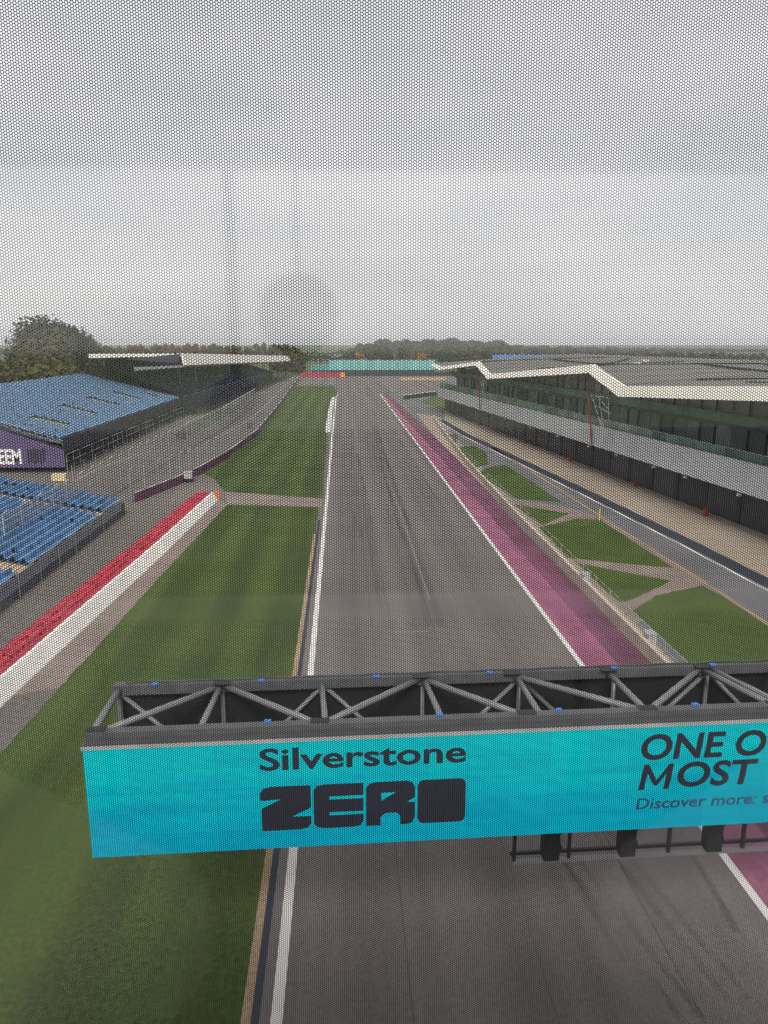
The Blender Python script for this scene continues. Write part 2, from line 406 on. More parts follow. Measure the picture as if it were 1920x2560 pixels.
# LED cabinet: dark backing, cable trays, frame, screen face
part('screen_cabinet', lambda bm: bx(bm, 0.02, L, -0.10, 0.02, ZB - .02, ZT - .06), M_steel_d)
part('cable_tray', lambda bm: bx(bm, 0.25, L, 0.31, 0.37, ZT + .02, ZT + .12), mat('galvanised_tray', (0.12, 0.12, 0.125), 0.5, 0.2, 2.0))
part('top_trim', lambda bm: bx(bm, -0.02, L, -0.20, 0.045, ZT - .055, ZT + .02), mat('trim_grey', (0.06, 0.062, 0.068), 0.4))
part('top_trim', lambda bm: bx(bm, -0.02, L, -0.235, -0.205, ZT - .10, ZT - .02), mat('trim_light', (0.34, 0.35, 0.36), 0.4))
part('walkway_deck', lambda bm: bx(bm, 0.3, L, 0.45, DEP - .2, ZB + .16, ZB + .20), M_steel_d)
part('rear_panel', lambda bm: bx(bm, 0.1, L, DEP + .13, DEP + .19, ZB + .0, ZT - .1), M_steel_d)
# the picture on the screen: turquoise, deeper blue towards its foot
m = bpy.data.materials.new('led_turquoise'); m.use_nodes = True
n, l = m.node_tree.nodes, m.node_tree.links
n.remove(n['Principled BSDF']); em = n.new('ShaderNodeEmission')
tc = n.new('ShaderNodeTexCoord'); sp = n.new('ShaderNodeSeparateXYZ'); l.new(tc.outputs['Object'], sp.inputs[0])
mr = n.new('ShaderNodeMapRange'); mr.inputs[1].default_value = ZB; mr.inputs[2].default_value = ZT
nz = n.new('ShaderNodeTexNoise'); nz.inputs['Scale'].default_value = 1.3; nz.inputs['Detail'].default_value = 6
mp = n.new('ShaderNodeMapping'); mp.inputs['Scale'].default_value = (0.35, 1, 3.5)
l.new(tc.outputs['Object'], mp.inputs[0]); l.new(mp.outputs[0], nz.inputs['Vector'])
l.new(sp.outputs['Z'], mr.inputs[0])
mx = n.new('ShaderNodeMath'); mx.operation = 'MULTIPLY_ADD'; mx.inputs[1].default_value = 1.3; mx.inputs[2].default_value = -0.6
l.new(nz.outputs['Fac'], mx.inputs[0])
ad = n.new('ShaderNodeMath'); ad.operation = 'ADD'; l.new(mx.outputs[0], ad.inputs[0]); l.new(mr.outputs[0], ad.inputs[1])
rp = n.new('ShaderNodeValToRGB')
rp.color_ramp.elements[0].position = 0.0; rp.color_ramp.elements[0].color = (0.0, 0.275, 0.385, 1)
rp.color_ramp.elements[1].position = 0.85; rp.color_ramp.elements[1].color = (0.0, 0.42, 0.44, 1)
e = rp.color_ramp.elements.new(0.4); e.color = (0.0, 0.32, 0.405, 1)
l.new(ad.outputs[0], rp.inputs[0])
br = n.new('ShaderNodeTexBrick'); br.offset = 0; br.inputs['Scale'].default_value = 1.0; br.inputs['Brick Width'].default_value = .96; br.inputs['Row Height'].default_value = .54
br.inputs['Mortar Size'].default_value = .010; br.inputs['Color1'].default_value = (1, 1, 1, 1); br.inputs['Color2'].default_value = (.80, .88, .92, 1); br.inputs['Mortar'].default_value = (.72, .78, .80, 1)
cb = n.new('ShaderNodeCombineXYZ'); l.new(sp.outputs['X'], cb.inputs[0]); l.new(sp.outputs['Z'], cb.inputs[1]); l.new(cb.outputs[0], br.inputs['Vector'])
ml = n.new('ShaderNodeMix'); ml.data_type = 'RGBA'; ml.blend_type = 'MULTIPLY'; ml.inputs[0].default_value = 1
l.new(rp.outputs[0], ml.inputs[6]); l.new(br.outputs['Color'], ml.inputs[7]); l.new(ml.outputs[2], em.inputs[0]); em.inputs[1].default_value = 0.66
l.new(em.outputs[0], n['Material Output'].inputs[0])
M_led = m
screen = part('led_screen', lambda bm: bx(bm, 0.0, L - .05, -0.20, -0.105, ZB, ZT - .10), M_led)
M_ink = bpy.data.materials.new('led_dark_navy'); M_ink.use_nodes = True
_b = M_ink.node_tree.nodes['Principled BSDF']; _b.inputs['Base Color'].default_value = (0.012, 0.014, 0.03, 1); _b.inputs['Roughness'].default_value = 0.7
M_ink2 = bpy.data.materials.new('led_deep_blue'); M_ink2.use_nodes = True
_b = M_ink2.node_tree.nodes['Principled BSDF']; _b.inputs['Base Color'].default_value = (0.02, 0.06, 0.16, 1); _b.inputs['Roughness'].default_value = 0.7
def uz(x, y):                                                # where on the screen a survey point lies
    d = _ray(x, y); a = gA + GN * -0.2
    t = (a.x * GN.x + a.y * GN.y) / (d.x * GN.x + d.y * GN.y)
    p = Vector((t * d.x, t * d.y)); return (p - gA).dot(GD), CAM_H + t * d.z
YF = -0.206
def text(s, u0, u1, z0, z1, m, shear=0.0, off=0.0):
    """one object per letter, spread so that the line fills u0..u1 by z0..z1"""
    cu = bpy.data.curves.new('t', 'FONT'); cu.body = s; cu.offset = off; cu.resolution_u = 4; cu.shear = shear
    o = bpy.data.objects.new('t', cu); COL.objects.link(o)
    dg = bpy.context.evaluated_depsgraph_get(); me = bpy.data.meshes.new_from_object(o.evaluated_get(dg))
    bpy.data.objects.remove(o); bpy.data.curves.remove(cu)
    xs = [v.co.x for v in me.vertices]; ys = [v.co.y for v in me.vertices]
    ax, bx_, ay, by = min(xs), max(xs), min(ys), max(ys)
    bm = bmesh.new(); bm.from_mesh(me)
    for v in bm.verts:
        v.co = Vector((u0 + (v.co.x - ax) / (bx_ - ax) * (u1 - u0), YF, z0 + (v.co.y - ay) / (by - ay) * (z1 - z0)))
    # split into islands, then join the islands that share a column (dot of the i, colon)
    bm.verts.ensure_lookup_table(); seen = set(); isl = []
    for v in bm.verts:
        if v in seen: continue
        st = [v]; seen.add(v); c = []
        while st:
            w = st.pop(); c.append(w)
            for e_ in w.link_edges:
                q = e_.other_vert(w)
                if q not in seen: seen.add(q); st.append(q)
        isl.append(c)
    isl.sort(key=lambda c: min(v.co.x for v in c))
    groups = []
    for c in isl:
        a0, a1 = min(v.co.x for v in c), max(v.co.x for v in c)
        if groups and shear == 0 and a0 < groups[-1][1] - 0.4 * (a1 - a0): groups[-1][0].extend(c); groups[-1][1] = max(a1, groups[-1][1])
        else: groups.append([list(c), a1])
    for g, _ in groups:
        idx = {v: i for i, v in enumerate(g)}
        fs = [[idx[v] for v in f.verts] for f in bm.faces if f.verts[0] in idx]
        if fs: from_data('letter', [v.co.copy() for v in g], fs, m, screen)
    bm.free(); bpy.data.meshes.remove(me)
u0, zt = uz(648, 1900); u1, _ = uz(1166, 1860)
zb = uz(660, 1928)[1]; ztop = uz(665, 1871)[1]
text('Silverstone', u0, u1, zb, ztop, M_ink, off=0.021)
def glyph(poly, u0, u1, z0, z1, hole=None):
    bm = bmesh.new(); es = []
    for pl in ([poly, hole] if hole else [poly]):
        vs = [bm.verts.new((u0 + a * (u1 - u0), YF, z0 + b * (z1 - z0))) for a, b in pl]
        es += [bm.edges.new((vs[i], vs[(i + 1) % len(vs)])) for i in range(len(vs))]
    bmesh.ops.triangle_fill(bm, edges=es, use_beauty=True, normal=(0, -1, 0))
    from_bm('letter', bm, M_ink, screen)
ZZ = [(0.0, .86), (.06, .96), (.2, 1), (.98, 1), (1, .97), (1, .50), (.95, .46), (.60, .30), (1, .30), (1, .13), (.93, .04), (.8, 0), (.02, 0), (.02, .52), (.42, .71), (.03, .69), (0, .72)]
EE = [(0, .88), (.07, .97), (.2, 1), (1, 1), (1, .72), (.31, .72), (.31, .65), (1, .65), (1, .36), (.31, .36), (.31, .29), (1, .29), (1, .12), (.93, .03), (.8, 0), (.2, 0), (.07, .03), (0, .12)]
RR = [(0, 0), (0, .88), (.07, .97), (.2, 1), (.85, 1), (.96, .95), (1, .85), (1, .62), (.84, .52), (1, .50), (1, .15), (.95, .04), (.85, 0), (.70, 0), (.70, .20), (.62, .28), (.40, .28), (.30, .19), (.30, 0)]
RH = [(.31, .75), (.62, .75), (.31, .56)]
OO = [(.12, 0), (.04, .03), (0, .12), (0, .88), (.04, .97), (.12, 1), (.88, 1), (.96, .97), (1, .88), (1, .12), (.96, .03), (.88, 0)]
za = uz(654, 2078)[1]; zc = uz(654, 1968)[1]
for pl, x0, x1, h in ((ZZ, 651, 778, None), (EE, 784, 909, None), (RR, 915, 1037, RH), (OO, 1044, 1164, None)):
    glyph(pl, uz(x0, 2020 - (x0 - 650) * .05)[0], uz(x1, 2020 - (x1 - 650) * .05)[0], za, zc, h)
def line_at(s, p0, p1, ptop, m, shear, off):
    a = uz(*p0); b = uz(*p1); t = uz(*ptop)
    text(s, a[0], b[0], a[1], t[1], m, shear, off)
line_at('ONE O', (1600, 1902), (1913, 1880), (1604, 1836), M_ink, 0.10, 0.026)
MM = [(0, 0), (.12, 1), (.27, 1), (.52, .36), (.86, 1), (1, 1), (.90, 0), (.73, 0), (.80, .62), (.55, .16), (.44, .16), (.24, .66), (.17, 0)]
glyph(MM, uz(1595, 1975)[0], uz(1680, 1970)[0], uz(1596, 1975)[1], uz(1602, 1912)[1])
line_at('OST', (1690, 1969), (1890, 1955), (1692, 1905), M_ink, 0.10, 0.026)
line_at('Discover more: si', (1588, 2024), (1932, 2005), (1592, 1996), M_ink2, 0.12, 0.018)
for u in FN: part('joint_plate', lambda bm: bx(bm, u - .22, u + .22, .10, .34, ZT + .163, ZT + .178), M_steel_d)
for u in BN: part('joint_plate', lambda bm: bx(bm, u - .22, u + .22, DEP - .28, DEP + .02, ZT + .183, ZT + .198), M_steel_d)
def cable(bm):
    for i in range(60): tube(bm, (.3 + i * .42, DEP + .02 + .03 * math.sin(i * 1.7), ZT + .20), (.3 + (i + 1) * .42, DEP + .02 + .03 * math.sin((i + 1) * 1.7), ZT + .20), .022, 5)
part('power_cable', cable, M_steel_d)
# blue marker lamps on the chords
M_blue = bpy.data.materials.new('blue_lamp'); M_blue.use_nodes = True
_b = M_blue.node_tree.nodes['Principled BSDF']; _b.inputs['Base Color'].default_value = (0.03, 0.14, 0.42, 1)
_b.inputs['Emission Color'].default_value = (0.05, 0.3, 1.0, 1); _b.inputs['Emission Strength'].default_value = 0.12
for (x, y) in ((380, 1727), (652, 1708), (942, 1696), (1225, 1682), (1532, 1667), (1783, 1663)):
    p = G(x, y, ZT + .2); u = (p.xy - gA).dot(GD)
    lm = part('marker_lamp', lambda bm: (bx(bm, u - .075, u + .075, DEP - .17, DEP - .07, ZT + .185, ZT + .225)), M_blue)
for (x, y) in ((668, 1808), (1100, 1789), (1398, 1774), (1737, 1758)):
    p = G(x, y, ZT + .2); u = (p.xy - gA).dot(GD)
    part('marker_lamp', lambda bm: bx(bm, u - .075, u + .075, 0.22, 0.31, ZT + .165, ZT + .205), M_blue)
# hanging start-light frame below the truss
def uoff(px, py, z): 
    p = G(px, py, z); return (p.xy - gA).dot(GD)
M_lamp = mat('lamp_box_black', (0.012, 0.014, 0.014), 0.5, 0.2, 3.0)
ZL = 4.72; yl = (G(1281, 2155, 4.72).xy - gA).dot(GN)
ua = uoff(1281, 2155, ZL)
part('hanging_rail', lambda bm: bx(bm, ua, L - 2, yl - .05, yl + .05, ZL - .05, ZL + .05), M_steel)
part('hanging_rail', lambda bm: bx(bm, ua, L - 2, yl + .25, yl + .33, ZL + .0, ZL + .08), M_steel_d)
for px in (1284, 1424, 1683, 1880, 2080, 2280):
    u = uoff(px, 2125, ZL + .3)
    part('hanger', lambda bm: bx(bm, u - .04, u + .04, yl - .04, yl + .04, ZL, ZB + .1), M_lamp)
for k, px in enumerate((1374, 1570, 1795, 2000, 2200)):
    u = uoff(px, 2120, ZL + .3)
    def lb(bm):
        bx(bm, u - .20, u + .20, yl - .12, yl + .22, ZL + .06, ZB + .05)
        for j in range(3): bx(bm, u + .20, u + .30, yl - .02, yl + .14, ZL + .25 + j * .5, ZL + .42 + j * .5)
    part('light_box', lb, M_lamp)
for u in (L - 1.2,):
    part('support_column', lambda bm: bx(bm, u - .45, u + .45, 0.3, DEP - .2, 0, ZB + .05), M_steel)

# ================================================================== LEFT: white wall and red tyre barrier
w0 = [Vector((-15.0, 88.6, 0)), Vector((-16.0, 66, 0)), Vector((-17.75, 37.2, 0)), Vector((-20.2, 6, 0))]
def walk(line, step):
    out = []; 
    for a, b in zip(line[:-1], line[1:]):
        n_ = max(1, round((b - a).length / step))
        for i in range(n_): out.append((a.lerp(b, i / n_), a.lerp(b, (i + 1) / n_)))
    return out
M_conc = mat('white_concrete', (0.84, 0.82, 0.77), 0.8, 0.10, 0.8, bump=0.1, rnd=0.06)
wall = thing('concrete_wall', 'long white painted concrete wall between the grass and the tyre barrier', 'wall', w0[0])
for a, b in walk(w0, 4.0):
    bm = bmesh.new(); d = (b - a).normalized(); r = Vector((d.y, -d.x, 0))
    A, B = a + d * .015, b - d * .015
    prof = [(0.36, 0), (0.34, .08), (-0.14, .95), (-0.18, 1.0), (-0.36, 1.0), (-0.40, 0)]
    va = [bm.verts.new(A - r * o + Vector((0, 0, z))) for o, z in prof]
    vb = [bm.verts.new(B - r * o * 1.0 + Vector((0, 0, z))) for o, z in prof]
    k = len(prof)
    for i in range(k): bm.faces.new((va[i], va[(i + 1) % k], vb[(i + 1) % k], vb[i]))
    bm.faces.new(va); bm.faces.new(vb[::-1])
    o = from_bm('wall_unit', bm, M_conc, wall); o.matrix_parent_inverse = Matrix.Translation(-w0[0])
tyre = thing('tyre_barrier', 'long red tyre barrier standing behind the white concrete wall', 'barrier', w0[0])
bm = bmesh.new()                                              # one stack of four tyres, hollow in the middle
seg = 12
for k in range(4):
    z0, z1 = k * .255, k * .255 + .25
    ring = [(.20, z1 - .02), (.26, z1), (.325, z1 - .05), (.335, (z0 + z1) / 2), (.325, z0 + .05), (.26, z0)]
    if k == 3: ring = [(.19, z0 + .03)] + ring
    rows = [[bm.verts.new((r_ * math.cos(2 * math.pi * j / seg), r_ * math.sin(2 * math.pi * j / seg), z)) for j in range(seg)] for r_, z in ring]
    for p, q in zip(rows[:-1], rows[1:]):
        for j in range(seg): bm.faces.new((p[j], p[(j + 1) % seg], q[(j + 1) % seg], q[j]))
M_red = mat('red_tyre_rubber', (0.38, 0.028, 0.055), 0.6, 0.25, 2.0, rnd=0.22)
st0 = from_bm('tyre_stack', bm, M_red, tyre, True); first = True
cnt = 0
for ri, off in enumerate((0.66, 1.27, 1.88)):
    for a, b in walk(w0, 0.70):
        d = (b - a).normalized(); r = Vector((-d.y, d.x, 0))  # away from the track
        if r.x > 0: r = -r
        c = a.lerp(b, .5 if ri % 2 == 0 else 0.0) + r * (off + random.uniform(-.03, .03)) - w0[0]
        if c.y + w0[0].y < 8: continue
        if first: st0.location = c; first = False
        else: share('tyre_stack', st0.data, tyre, c, (random.uniform(-.03, .03), random.uniform(-.03, .03), random.uniform(0, 6)), (1, 1, random.uniform(.96, 1.06)))
        cnt += 1
# orange end marker
bm = bmesh.new(); bx(bm, -.3, .3, -.12, .12, 0, 1.0); bx(bm, -.38, .38, -.2, .2, 0, .12)
bmesh.ops.bevel(bm, geom=bm.edges[:], offset=.03, segments=1)
o = from_bm('marker_board', bm, mat('orange_board', (0.6, 0.19, 0.06), 0.6)); o.location = (-14.85, 89.3, 0); o.rotation_euler.z = .15
tag(o, 'small orange marker board at the end of the white wall', 'marker')

# ================================================================== LEFT: purple wall and its fence
pl = [Vector((-24.0, 88, 0)), Vector((-21.6, 98, 0)), Vector((-19.9, 108, 0)), Vector((-18.5, 121, 0)), Vector((-17.1, 152, 0)), Vector((-17.6, 190, 0)), Vector((-18.3, 233, 0)), Vector((-19.5, 280, 0)), Vector((-20.8, 346, 0)), Vector((-22.6, 405, 0))]
M_purple = mat('purple_board', (0.15, 0.055, 0.12), 0.6, 0.3, 0.6, rnd=0.25)
pw = thing('purple_barrier', 'long low purple barrier wall curving along the far grass verge', 'barrier', pl[0])
for a, b in walk(pl, 5.0):
    bm = bmesh.new(); d = (b - a).normalized(); beam(bm, a + d * .02 + Vector((0, 0, .55)), b - d * .02 + Vector((0, 0, .55)), .18, 1.1)
    o = from_bm('panel', bm, M_purple, pw); o.matrix_parent_inverse = Matrix.Translation(-pl[0])
bm = bmesh.new()
for a, b in walk(pl, 5.0): beam(bm, a + Vector((0, 0, 1.13)), b + Vector((0, 0, 1.13)), .22, .05)
o = from_bm('capping', bm, mat('pale_capping', (0.45, 0.42, 0.42), 0.6), pw); o.matrix_parent_inverse = Matrix.Translation(-pl[0])
M_galv = mat('galvanised_steel', (0.42, 0.43, 0.44), 0.45, 0.15, 2.0, metal=0.3)
def fence(name, label, line, off, h, step, wires, z0=0.0, r=0.035, wr=0.012, lean=0.0, mesh=0.0):
    f = thing(name, label, 'fence', line[0])
    inv = Matrix.Translation(-line[0]); pts = []
    for a, b in walk(line, step):
        d = (b - a).normalized(); r_ = Vector((d.y, -d.x, 0)); pts.append((a + r_ * off, r_))
    d = (line[-1] - line[-2]).normalized(); pts.append((line[-1] + Vector((d.y, -d.x, 0)) * off, Vector((d.y, -d.x, 0))))
    for p, r_ in pts:
        bm = bmesh.new(); tube(bm, p + Vector((0, 0, z0)), p + Vector((0, 0, h)), r, 6)
        if lean: tube(bm, p + Vector((0, 0, h)), p + Vector((0, 0, h + .5)) + r_ * lean, r, 6)
        o = from_bm('post', bm, M_galv, f); o.matrix_parent_inverse = inv
    for k in range(wires):
        z = z0 + (h - z0) * (k + 1) / wires
        bm = bmesh.new()
        for (p, _), (q, _) in zip(pts[:-1], pts[1:]): tube(bm, p + Vector((0, 0, z)), q + Vector((0, 0, z)), wr, 4)
        o = from_bm('cable', bm, M_galv, f); o.matrix_parent_inverse = inv
    if mesh:
        bm = bmesh.new()
        for (p, _), (q, _) in zip(pts[:-1], pts[1:]):
            k = int((q - p).length / mesh)
            for j in range(1, k): tube(bm, p.lerp(q, j / k) + Vector((0, 0, z0 + .1)), p.lerp(q, j / k) + Vector((0, 0, h)), wr * .8, 3)
        o = from_bm('wire_mesh', bm, M_galv, f); o.matrix_parent_inverse = inv; o['kind'] = 'stuff'
    return f
fence('debris_fence', 'tall steel cable debris fence standing behind the purple barrier', pl[:9], -0.5, 3.6, 4.0, 16, lean=.4, mesh=.3, r=.07, wr=.018)
fence('catch_fence', 'tall grey catch fence along the service road between blue stand and purple barrier',
      [Vector((-27.5, 62, 0)), Vector((-27.8, 92, 0)), Vector((-27.0, 120, 0)), Vector((-25.5, 165, 0)), Vector((-26, 230, 0))], 0, 4.4, 4.0, 20, lean=.5, mesh=.3, r=.07, wr=.02)
fence('spectator_fence', 'steel post fence across the service road in front of the roofless blue stand',
      [Vector((-36.4, 104, 0)), Vector((-36.4, 150, 0)), Vector((-36.0, 200, 0)), Vector((-35.5, 262, 0))], 0, 1.9, 5.0, 4)

# ================================================================== GRANDSTANDS
M_seat = mat('blue_seat_plastic', (0.105, 0.225, 0.41), 0.45, 0.4, 1.1, rnd=0.25)
M_deck = mat('stand_deck', (0.10, 0.105, 0.115), 0.7, 0.2, 0.8)
M_navy = mat('navy_cladding', (0.028, 0.030, 0.050), 0.6, 0.2, 0.7)
M_step = mat('aisle_step_tan', (0.52, 0.40, 0.24), 0.7, 0.2, 1.0)
M_under = mat('dark_understructure', (0.02, 0.021, 0.024), 0.8, 0.3, 1.0)
def seat_bm(bm, x, y, z, w=.44):
    """moulded seat facing +X: pan, curved back, pedestal"""
    bx(bm, x - .20, x + .20, y - w / 2, y + w / 2, z + .38, z + .43)
    v = [bm.verts.new(c) for c in ((x - .20, y - w / 2, z + .40), (x - .20, y + w / 2, z + .40), (x - .30, y - w / 2 + .03, z + .80), (x - .30, y + w / 2 - .03, z + .80),
                                   (x - .25, y - w / 2, z + .40), (x - .25, y + w / 2, z + .40), (x - .34, y - w / 2 + .03, z + .80), (x - .34, y + w / 2 - .03, z + .80))]
    for f in ((0, 1, 3, 2), (4, 6, 7, 5), (2, 3, 7, 6), (0, 2, 6, 4), (1, 5, 7, 3)): bm.faces.new([v[i] for i in f])
    bx(bm, x - .10, x + .02, y - .05, y + .05, z, z + .38)
def stand(name, label, X0, Y0, Y1, z0, rows, rd, rise, aisles, sp=0.5, n_parts=0, skip=0.03):
    s = thing(name, label, 'grandstand', (X0, (Y0 + Y1) / 2, 0)); oy = (Y0 + Y1) / 2; h = (Y1 - Y0) / 2
    bm = bmesh.new()
    for r in range(rows):
        bx(bm, -(r + 1) * rd, -r * rd, -h, h, 0 if False else max(0, z0 + (r - 1) * rise - .25), z0 + r * rise)
    from_bm('deck', bm, M_deck, s)
    seats = []
    for r in range(rows):
        y = -h + .4
        while y < h - .3:
            yy = y + oy; gap = False
            for (ac, aw, r0, r1) in aisles:
                if r0 <= r <= r1 and abs(yy - ac) < aw / 2: gap = True
            if not gap and random.random() > skip: seats.append((-(r + .45) * rd, y, z0 + r * rise))
            y += sp
    if n_parts:
        C_ = Vector((-X0, -oy, CAM_H))
        def vis(q):                                           # seats in view and nearest come first
            p = Vector((q[0] + X0, q[1] + oy, q[2] - CAM_H)); dd = p.dot(_fw); x = CX + F * p.dot(_rt) / dd
            return (0 if x > 0 else 1, p.length)
        seats.sort(key=vis)
        bm = bmesh.new(); seat_bm(bm, 0, 0, 0); me = None
        o = from_bm('seat', bm, M_seat, s); o.location = seats[0]
        for q in seats[1:n_parts]: share('seat', o.data, s, q, (0, 0, random.uniform(-.04, .04)))
        seats = seats[n_parts:]
    bm = bmesh.new()
    for q in seats: seat_bm(bm, *q)
    o = from_bm('seat_rows', bm, M_seat, s); o['kind'] = 'stuff'
    for (ac, aw, r0, r1) in aisles:
        bm = bmesh.new()
        for r in range(r0, r1 + 1):
            bx(bm, -(r + .97) * rd, -(r + .03) * rd, ac - oy - aw / 2 + .1, ac - oy + aw / 2 - .1, z0 + r * rise, z0 + r * rise + .05); bx(bm, -(r + .97) * rd, -(r + .5) * rd, ac - oy - aw / 2 + .1, ac - oy + aw / 2 - .1, z0 + r * rise + .053, z0 + r * rise + rise * .5 + .06)
        from_bm('aisle_steps', bm, M_step, s)
    return s, oy, h
# near stand
s1, oy, h = stand('grandstand', 'open stand of blue seats beside the white wall with a grey front wall', -23.6, 30, 82, 1.25, 22, .80, .165,
                  [(75.4, 2.0, 0, 21), (56.5, 2.4, 0, 21), (79.5, .9, 12, 13), (42, 1.6, 0, 21)], n_parts=300)
bm = bmesh.new(); bx(bm, .02, .14, -h, h, 0.0, 1.15); from_bm('front_wall', bm, mat('front_wall_grey', (0.10, 0.11, 0.13), 0.6, .25, .6), s1)
bm = bmesh.new(); bx(bm, .16, .20, -h, h - 1.5, 0.75, 1.75); from_bm('front_screen', bm, mat('grey_front_screen', (0.22, 0.25, 0.29), 0.3, .15, .5), s1)
for k in range(14):
    bm = bmesh.new(); y = -h + k * (2 * h / 13); tube(bm, (.26, y, 0), (.26, y, 1.95), .03, 6); from_bm('rail_post', bm, M_galv, s1)
bm = bmesh.new(); tube(bm, (.26, -h, 1.95), (.26, h, 1.95), .025, 6); from_bm('rail', bm, M_galv, s1)
bm = bmesh.new(); bx(bm, -17.6, 0, h + .02, h + .08, .6, 1.2); from_bm('end_wall', bm, M_under, s1)
# upper stand
UX = -39.6
s2, oy, h = stand('grandstand', 'big roofless stand of blue seats with a purple end wall', UX, 110, 192, 4.55, 28, .80, .20,
                  [(121, 3.6, 3, 9), (138, 3.8, 4, 11), (155, 3.4, 5, 12), (172, 3.2, 5, 12), (183, 2.4, 4, 8)])
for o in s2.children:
    if o.name.startswith('seat_rows'): o.data.materials[0] = mat('hazy_blue_seat_plastic', (0.165, 0.295, 0.47), 0.45, 0.45, 0.9)  # seat colour paled to paint in the haze over this stand
bm = bmesh.new(); bx(bm, .02, .22, -h, h, 2.75, 4.75); from_bm('front_fascia', bm, M_navy, s2)
bm = bmesh.new(); bx(bm, -22, -.6, -h + .3, h - .3, 0.0, 2.6); from_bm('understructure', bm, M_under, s2)
for z in (2.55, 1.5):
    bm = bmesh.new(); tube(bm, (.5, -h - .3, z), (.5, h, z), .04, 6); from_bm('rail', bm, M_galv, s2)
for k in range(30):
    bm = bmesh.new(); y = -h + k * (2 * h / 29); tube(bm, (.5, y, 0), (.5, y, 2.6), .035, 6); from_bm('rail_post', bm, M_galv, s2)
M_pend = mat('purple_end_cladding', (0.105, 0.080, 0.175), 0.6, 0.15, 0.4)
ep = from_data('end_wall', [(.3, -h - .25, .75), (-24, -h - .25, .75), (-24, -h - .25, 9.6), (-8.6, -h - .25, 6.35), (.3, -h - .25, 3.25),
                            (.3, -h - .05, .75), (-24, -h - .05, .75), (-24, -h - .05, 9.6), (-8.6, -h - .05, 6.35), (.3, -h - .05, 3.25)],
               [(4, 3, 2, 1, 0), (5, 6, 7, 8, 9), (0, 1, 6, 5), (1, 2, 7, 6), (2, 3, 8, 7), (3, 4, 9, 8), (4, 0, 5, 9)], M_pend, s2)
bm = bmesh.new(); beam(bm, (.3, -h - .15, 3.4), (-8.6, -h - .15, 6.5), .3, .28); beam(bm, (-8.6, -h - .15, 6.5), (-24, -h - .15, 9.75), .3, .28)
from_bm('end_capping', bm, M_under, s2)
bm = bmesh.new(); beam(bm, (.3, -h - .15, 4.5), (-8.6, -h - .15, 7.5), .05, .05); beam(bm, (.3, -h - .15, 4.0), (-8.6, -h - .15, 7.0), .04, .04)
from_bm('end_rail', bm, M_galv, s2)
def flat_text(s, x0, x1, z0, z1, y, m, parent):
    cu = bpy.data.curves.new('t', 'FONT'); cu.body = s; cu.offset = 0.03
    o = bpy.data.objects.new('t', cu); COL.objects.link(o)
    me = bpy.data.meshes.new_from_object(o.evaluated_get(bpy.context.evaluated_depsgraph_get())); bpy.data.objects.remove(o); bpy.data.curves.remove(cu)
    xs = [v.co.x for v in me.vertices]; ys = [v.co.y for v in me.vertices]
    a, b, c, d = min(xs), max(xs), min(ys), max(ys)
    for v in me.vertices: v.co = Vector((x0 + (v.co.x - a) / (b - a) * (x1 - x0), y, z0 + (v.co.y - c) / (d - c) * (z1 - z0)))
    me.materials.append(m); return link(bpy.data.objects.new('lettering', me), parent)
tx0 = atY(-2, 1140, 110).x - UX; tx1 = atY(55, 1140, 110).x - UX
flat_text('EEM', tx0, tx1, atY(50, 1160, 110).z, atY(50, 1122, 110).z, -h - .262, mat('white_letter', (0.8, 0.78, 0.74), 0.6), s2)
bm = bmesh.new()
q0 = atY(72, 1160, 110); q1 = atY(118, 1120, 110)
for k in range(6): bx(bm, q0.x - UX + k * .42, q0.x - UX + k * .42 + .32, -h - .262, -h - .255, q0.z + .25 * (k % 2), q1.z - .1 * ((k + 1) % 3))
from_bm('emblem', bm, mat('dark_emblem', (0.03, 0.028, 0.05), 0.6), s2)
# roofed stand further on
M_roofw = mat('white_roof_sheet', (0.66, 0.63, 0.57), 0.6, 0.06, 0.3)
M_soffit = mat('grey_soffit', (0.20, 0.195, 0.22), 0.7, 0.1, 0.3)
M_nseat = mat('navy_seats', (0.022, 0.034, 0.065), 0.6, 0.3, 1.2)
s3 = thing('roofed_grandstand', 'far stand of navy seats under a long white roof', 'grandstand', (-38, 196, 0))
def Lr(p): return Vector(p) - Vector((-38, 196, 0))
ra, rb = Vector((-36.2, 184, 0)), Vector((-27.5, 415, 0)); rbk = Vector((-22, 0, 0)); n_f = 24
def rz(t): return 15.55 + (11.1 - 15.55) * t, 12.85 + (8.4 - 12.85) * t
for i in range(n_f):
    t0, t1 = i / n_f + .0006, (i + 1) / n_f - .0006
    a, b = ra.lerp(rb, t0), ra.lerp(rb, t1); (zt0, zb0), (zt1, zb1) = rz(t0), rz(t1)
    v = [Lr(p) for p in (a + Vector((.3, 0, zb0)), b + Vector((.3, 0, zb1)), b + Vector((-.9, 0, zt1)), a + Vector((-.9, 0, zt0)),
                         a + Vector((-.7, 0, zb0)), b + Vector((-.7, 0, zb1)), b + Vector((-1.5, 0, zt1)), a + Vector((-1.5, 0, zt0)))]
    from_data('fascia_panel', v, [(0, 1, 2, 3), (7, 6, 5, 4), (0, 4, 5, 1), (1, 5, 6, 2), (2, 6, 7, 3), (3, 7, 4, 0)], M_roofw, s3)
v = [Lr(p) for p in (ra + Vector((-1.2, 0, 15.5)), rb + Vector((-1.2, 0, 11.05)), rb + rbk + Vector((0, 0, 11.3)), ra + rbk + Vector((0, 0, 15.4)),
                     ra + Vector((-1.2, 0, 14.9)), rb + Vector((-1.2, 0, 10.5)), rb + rbk + Vector((0, 0, 10.8)), ra + rbk + Vector((0, 0, 14.9)))]
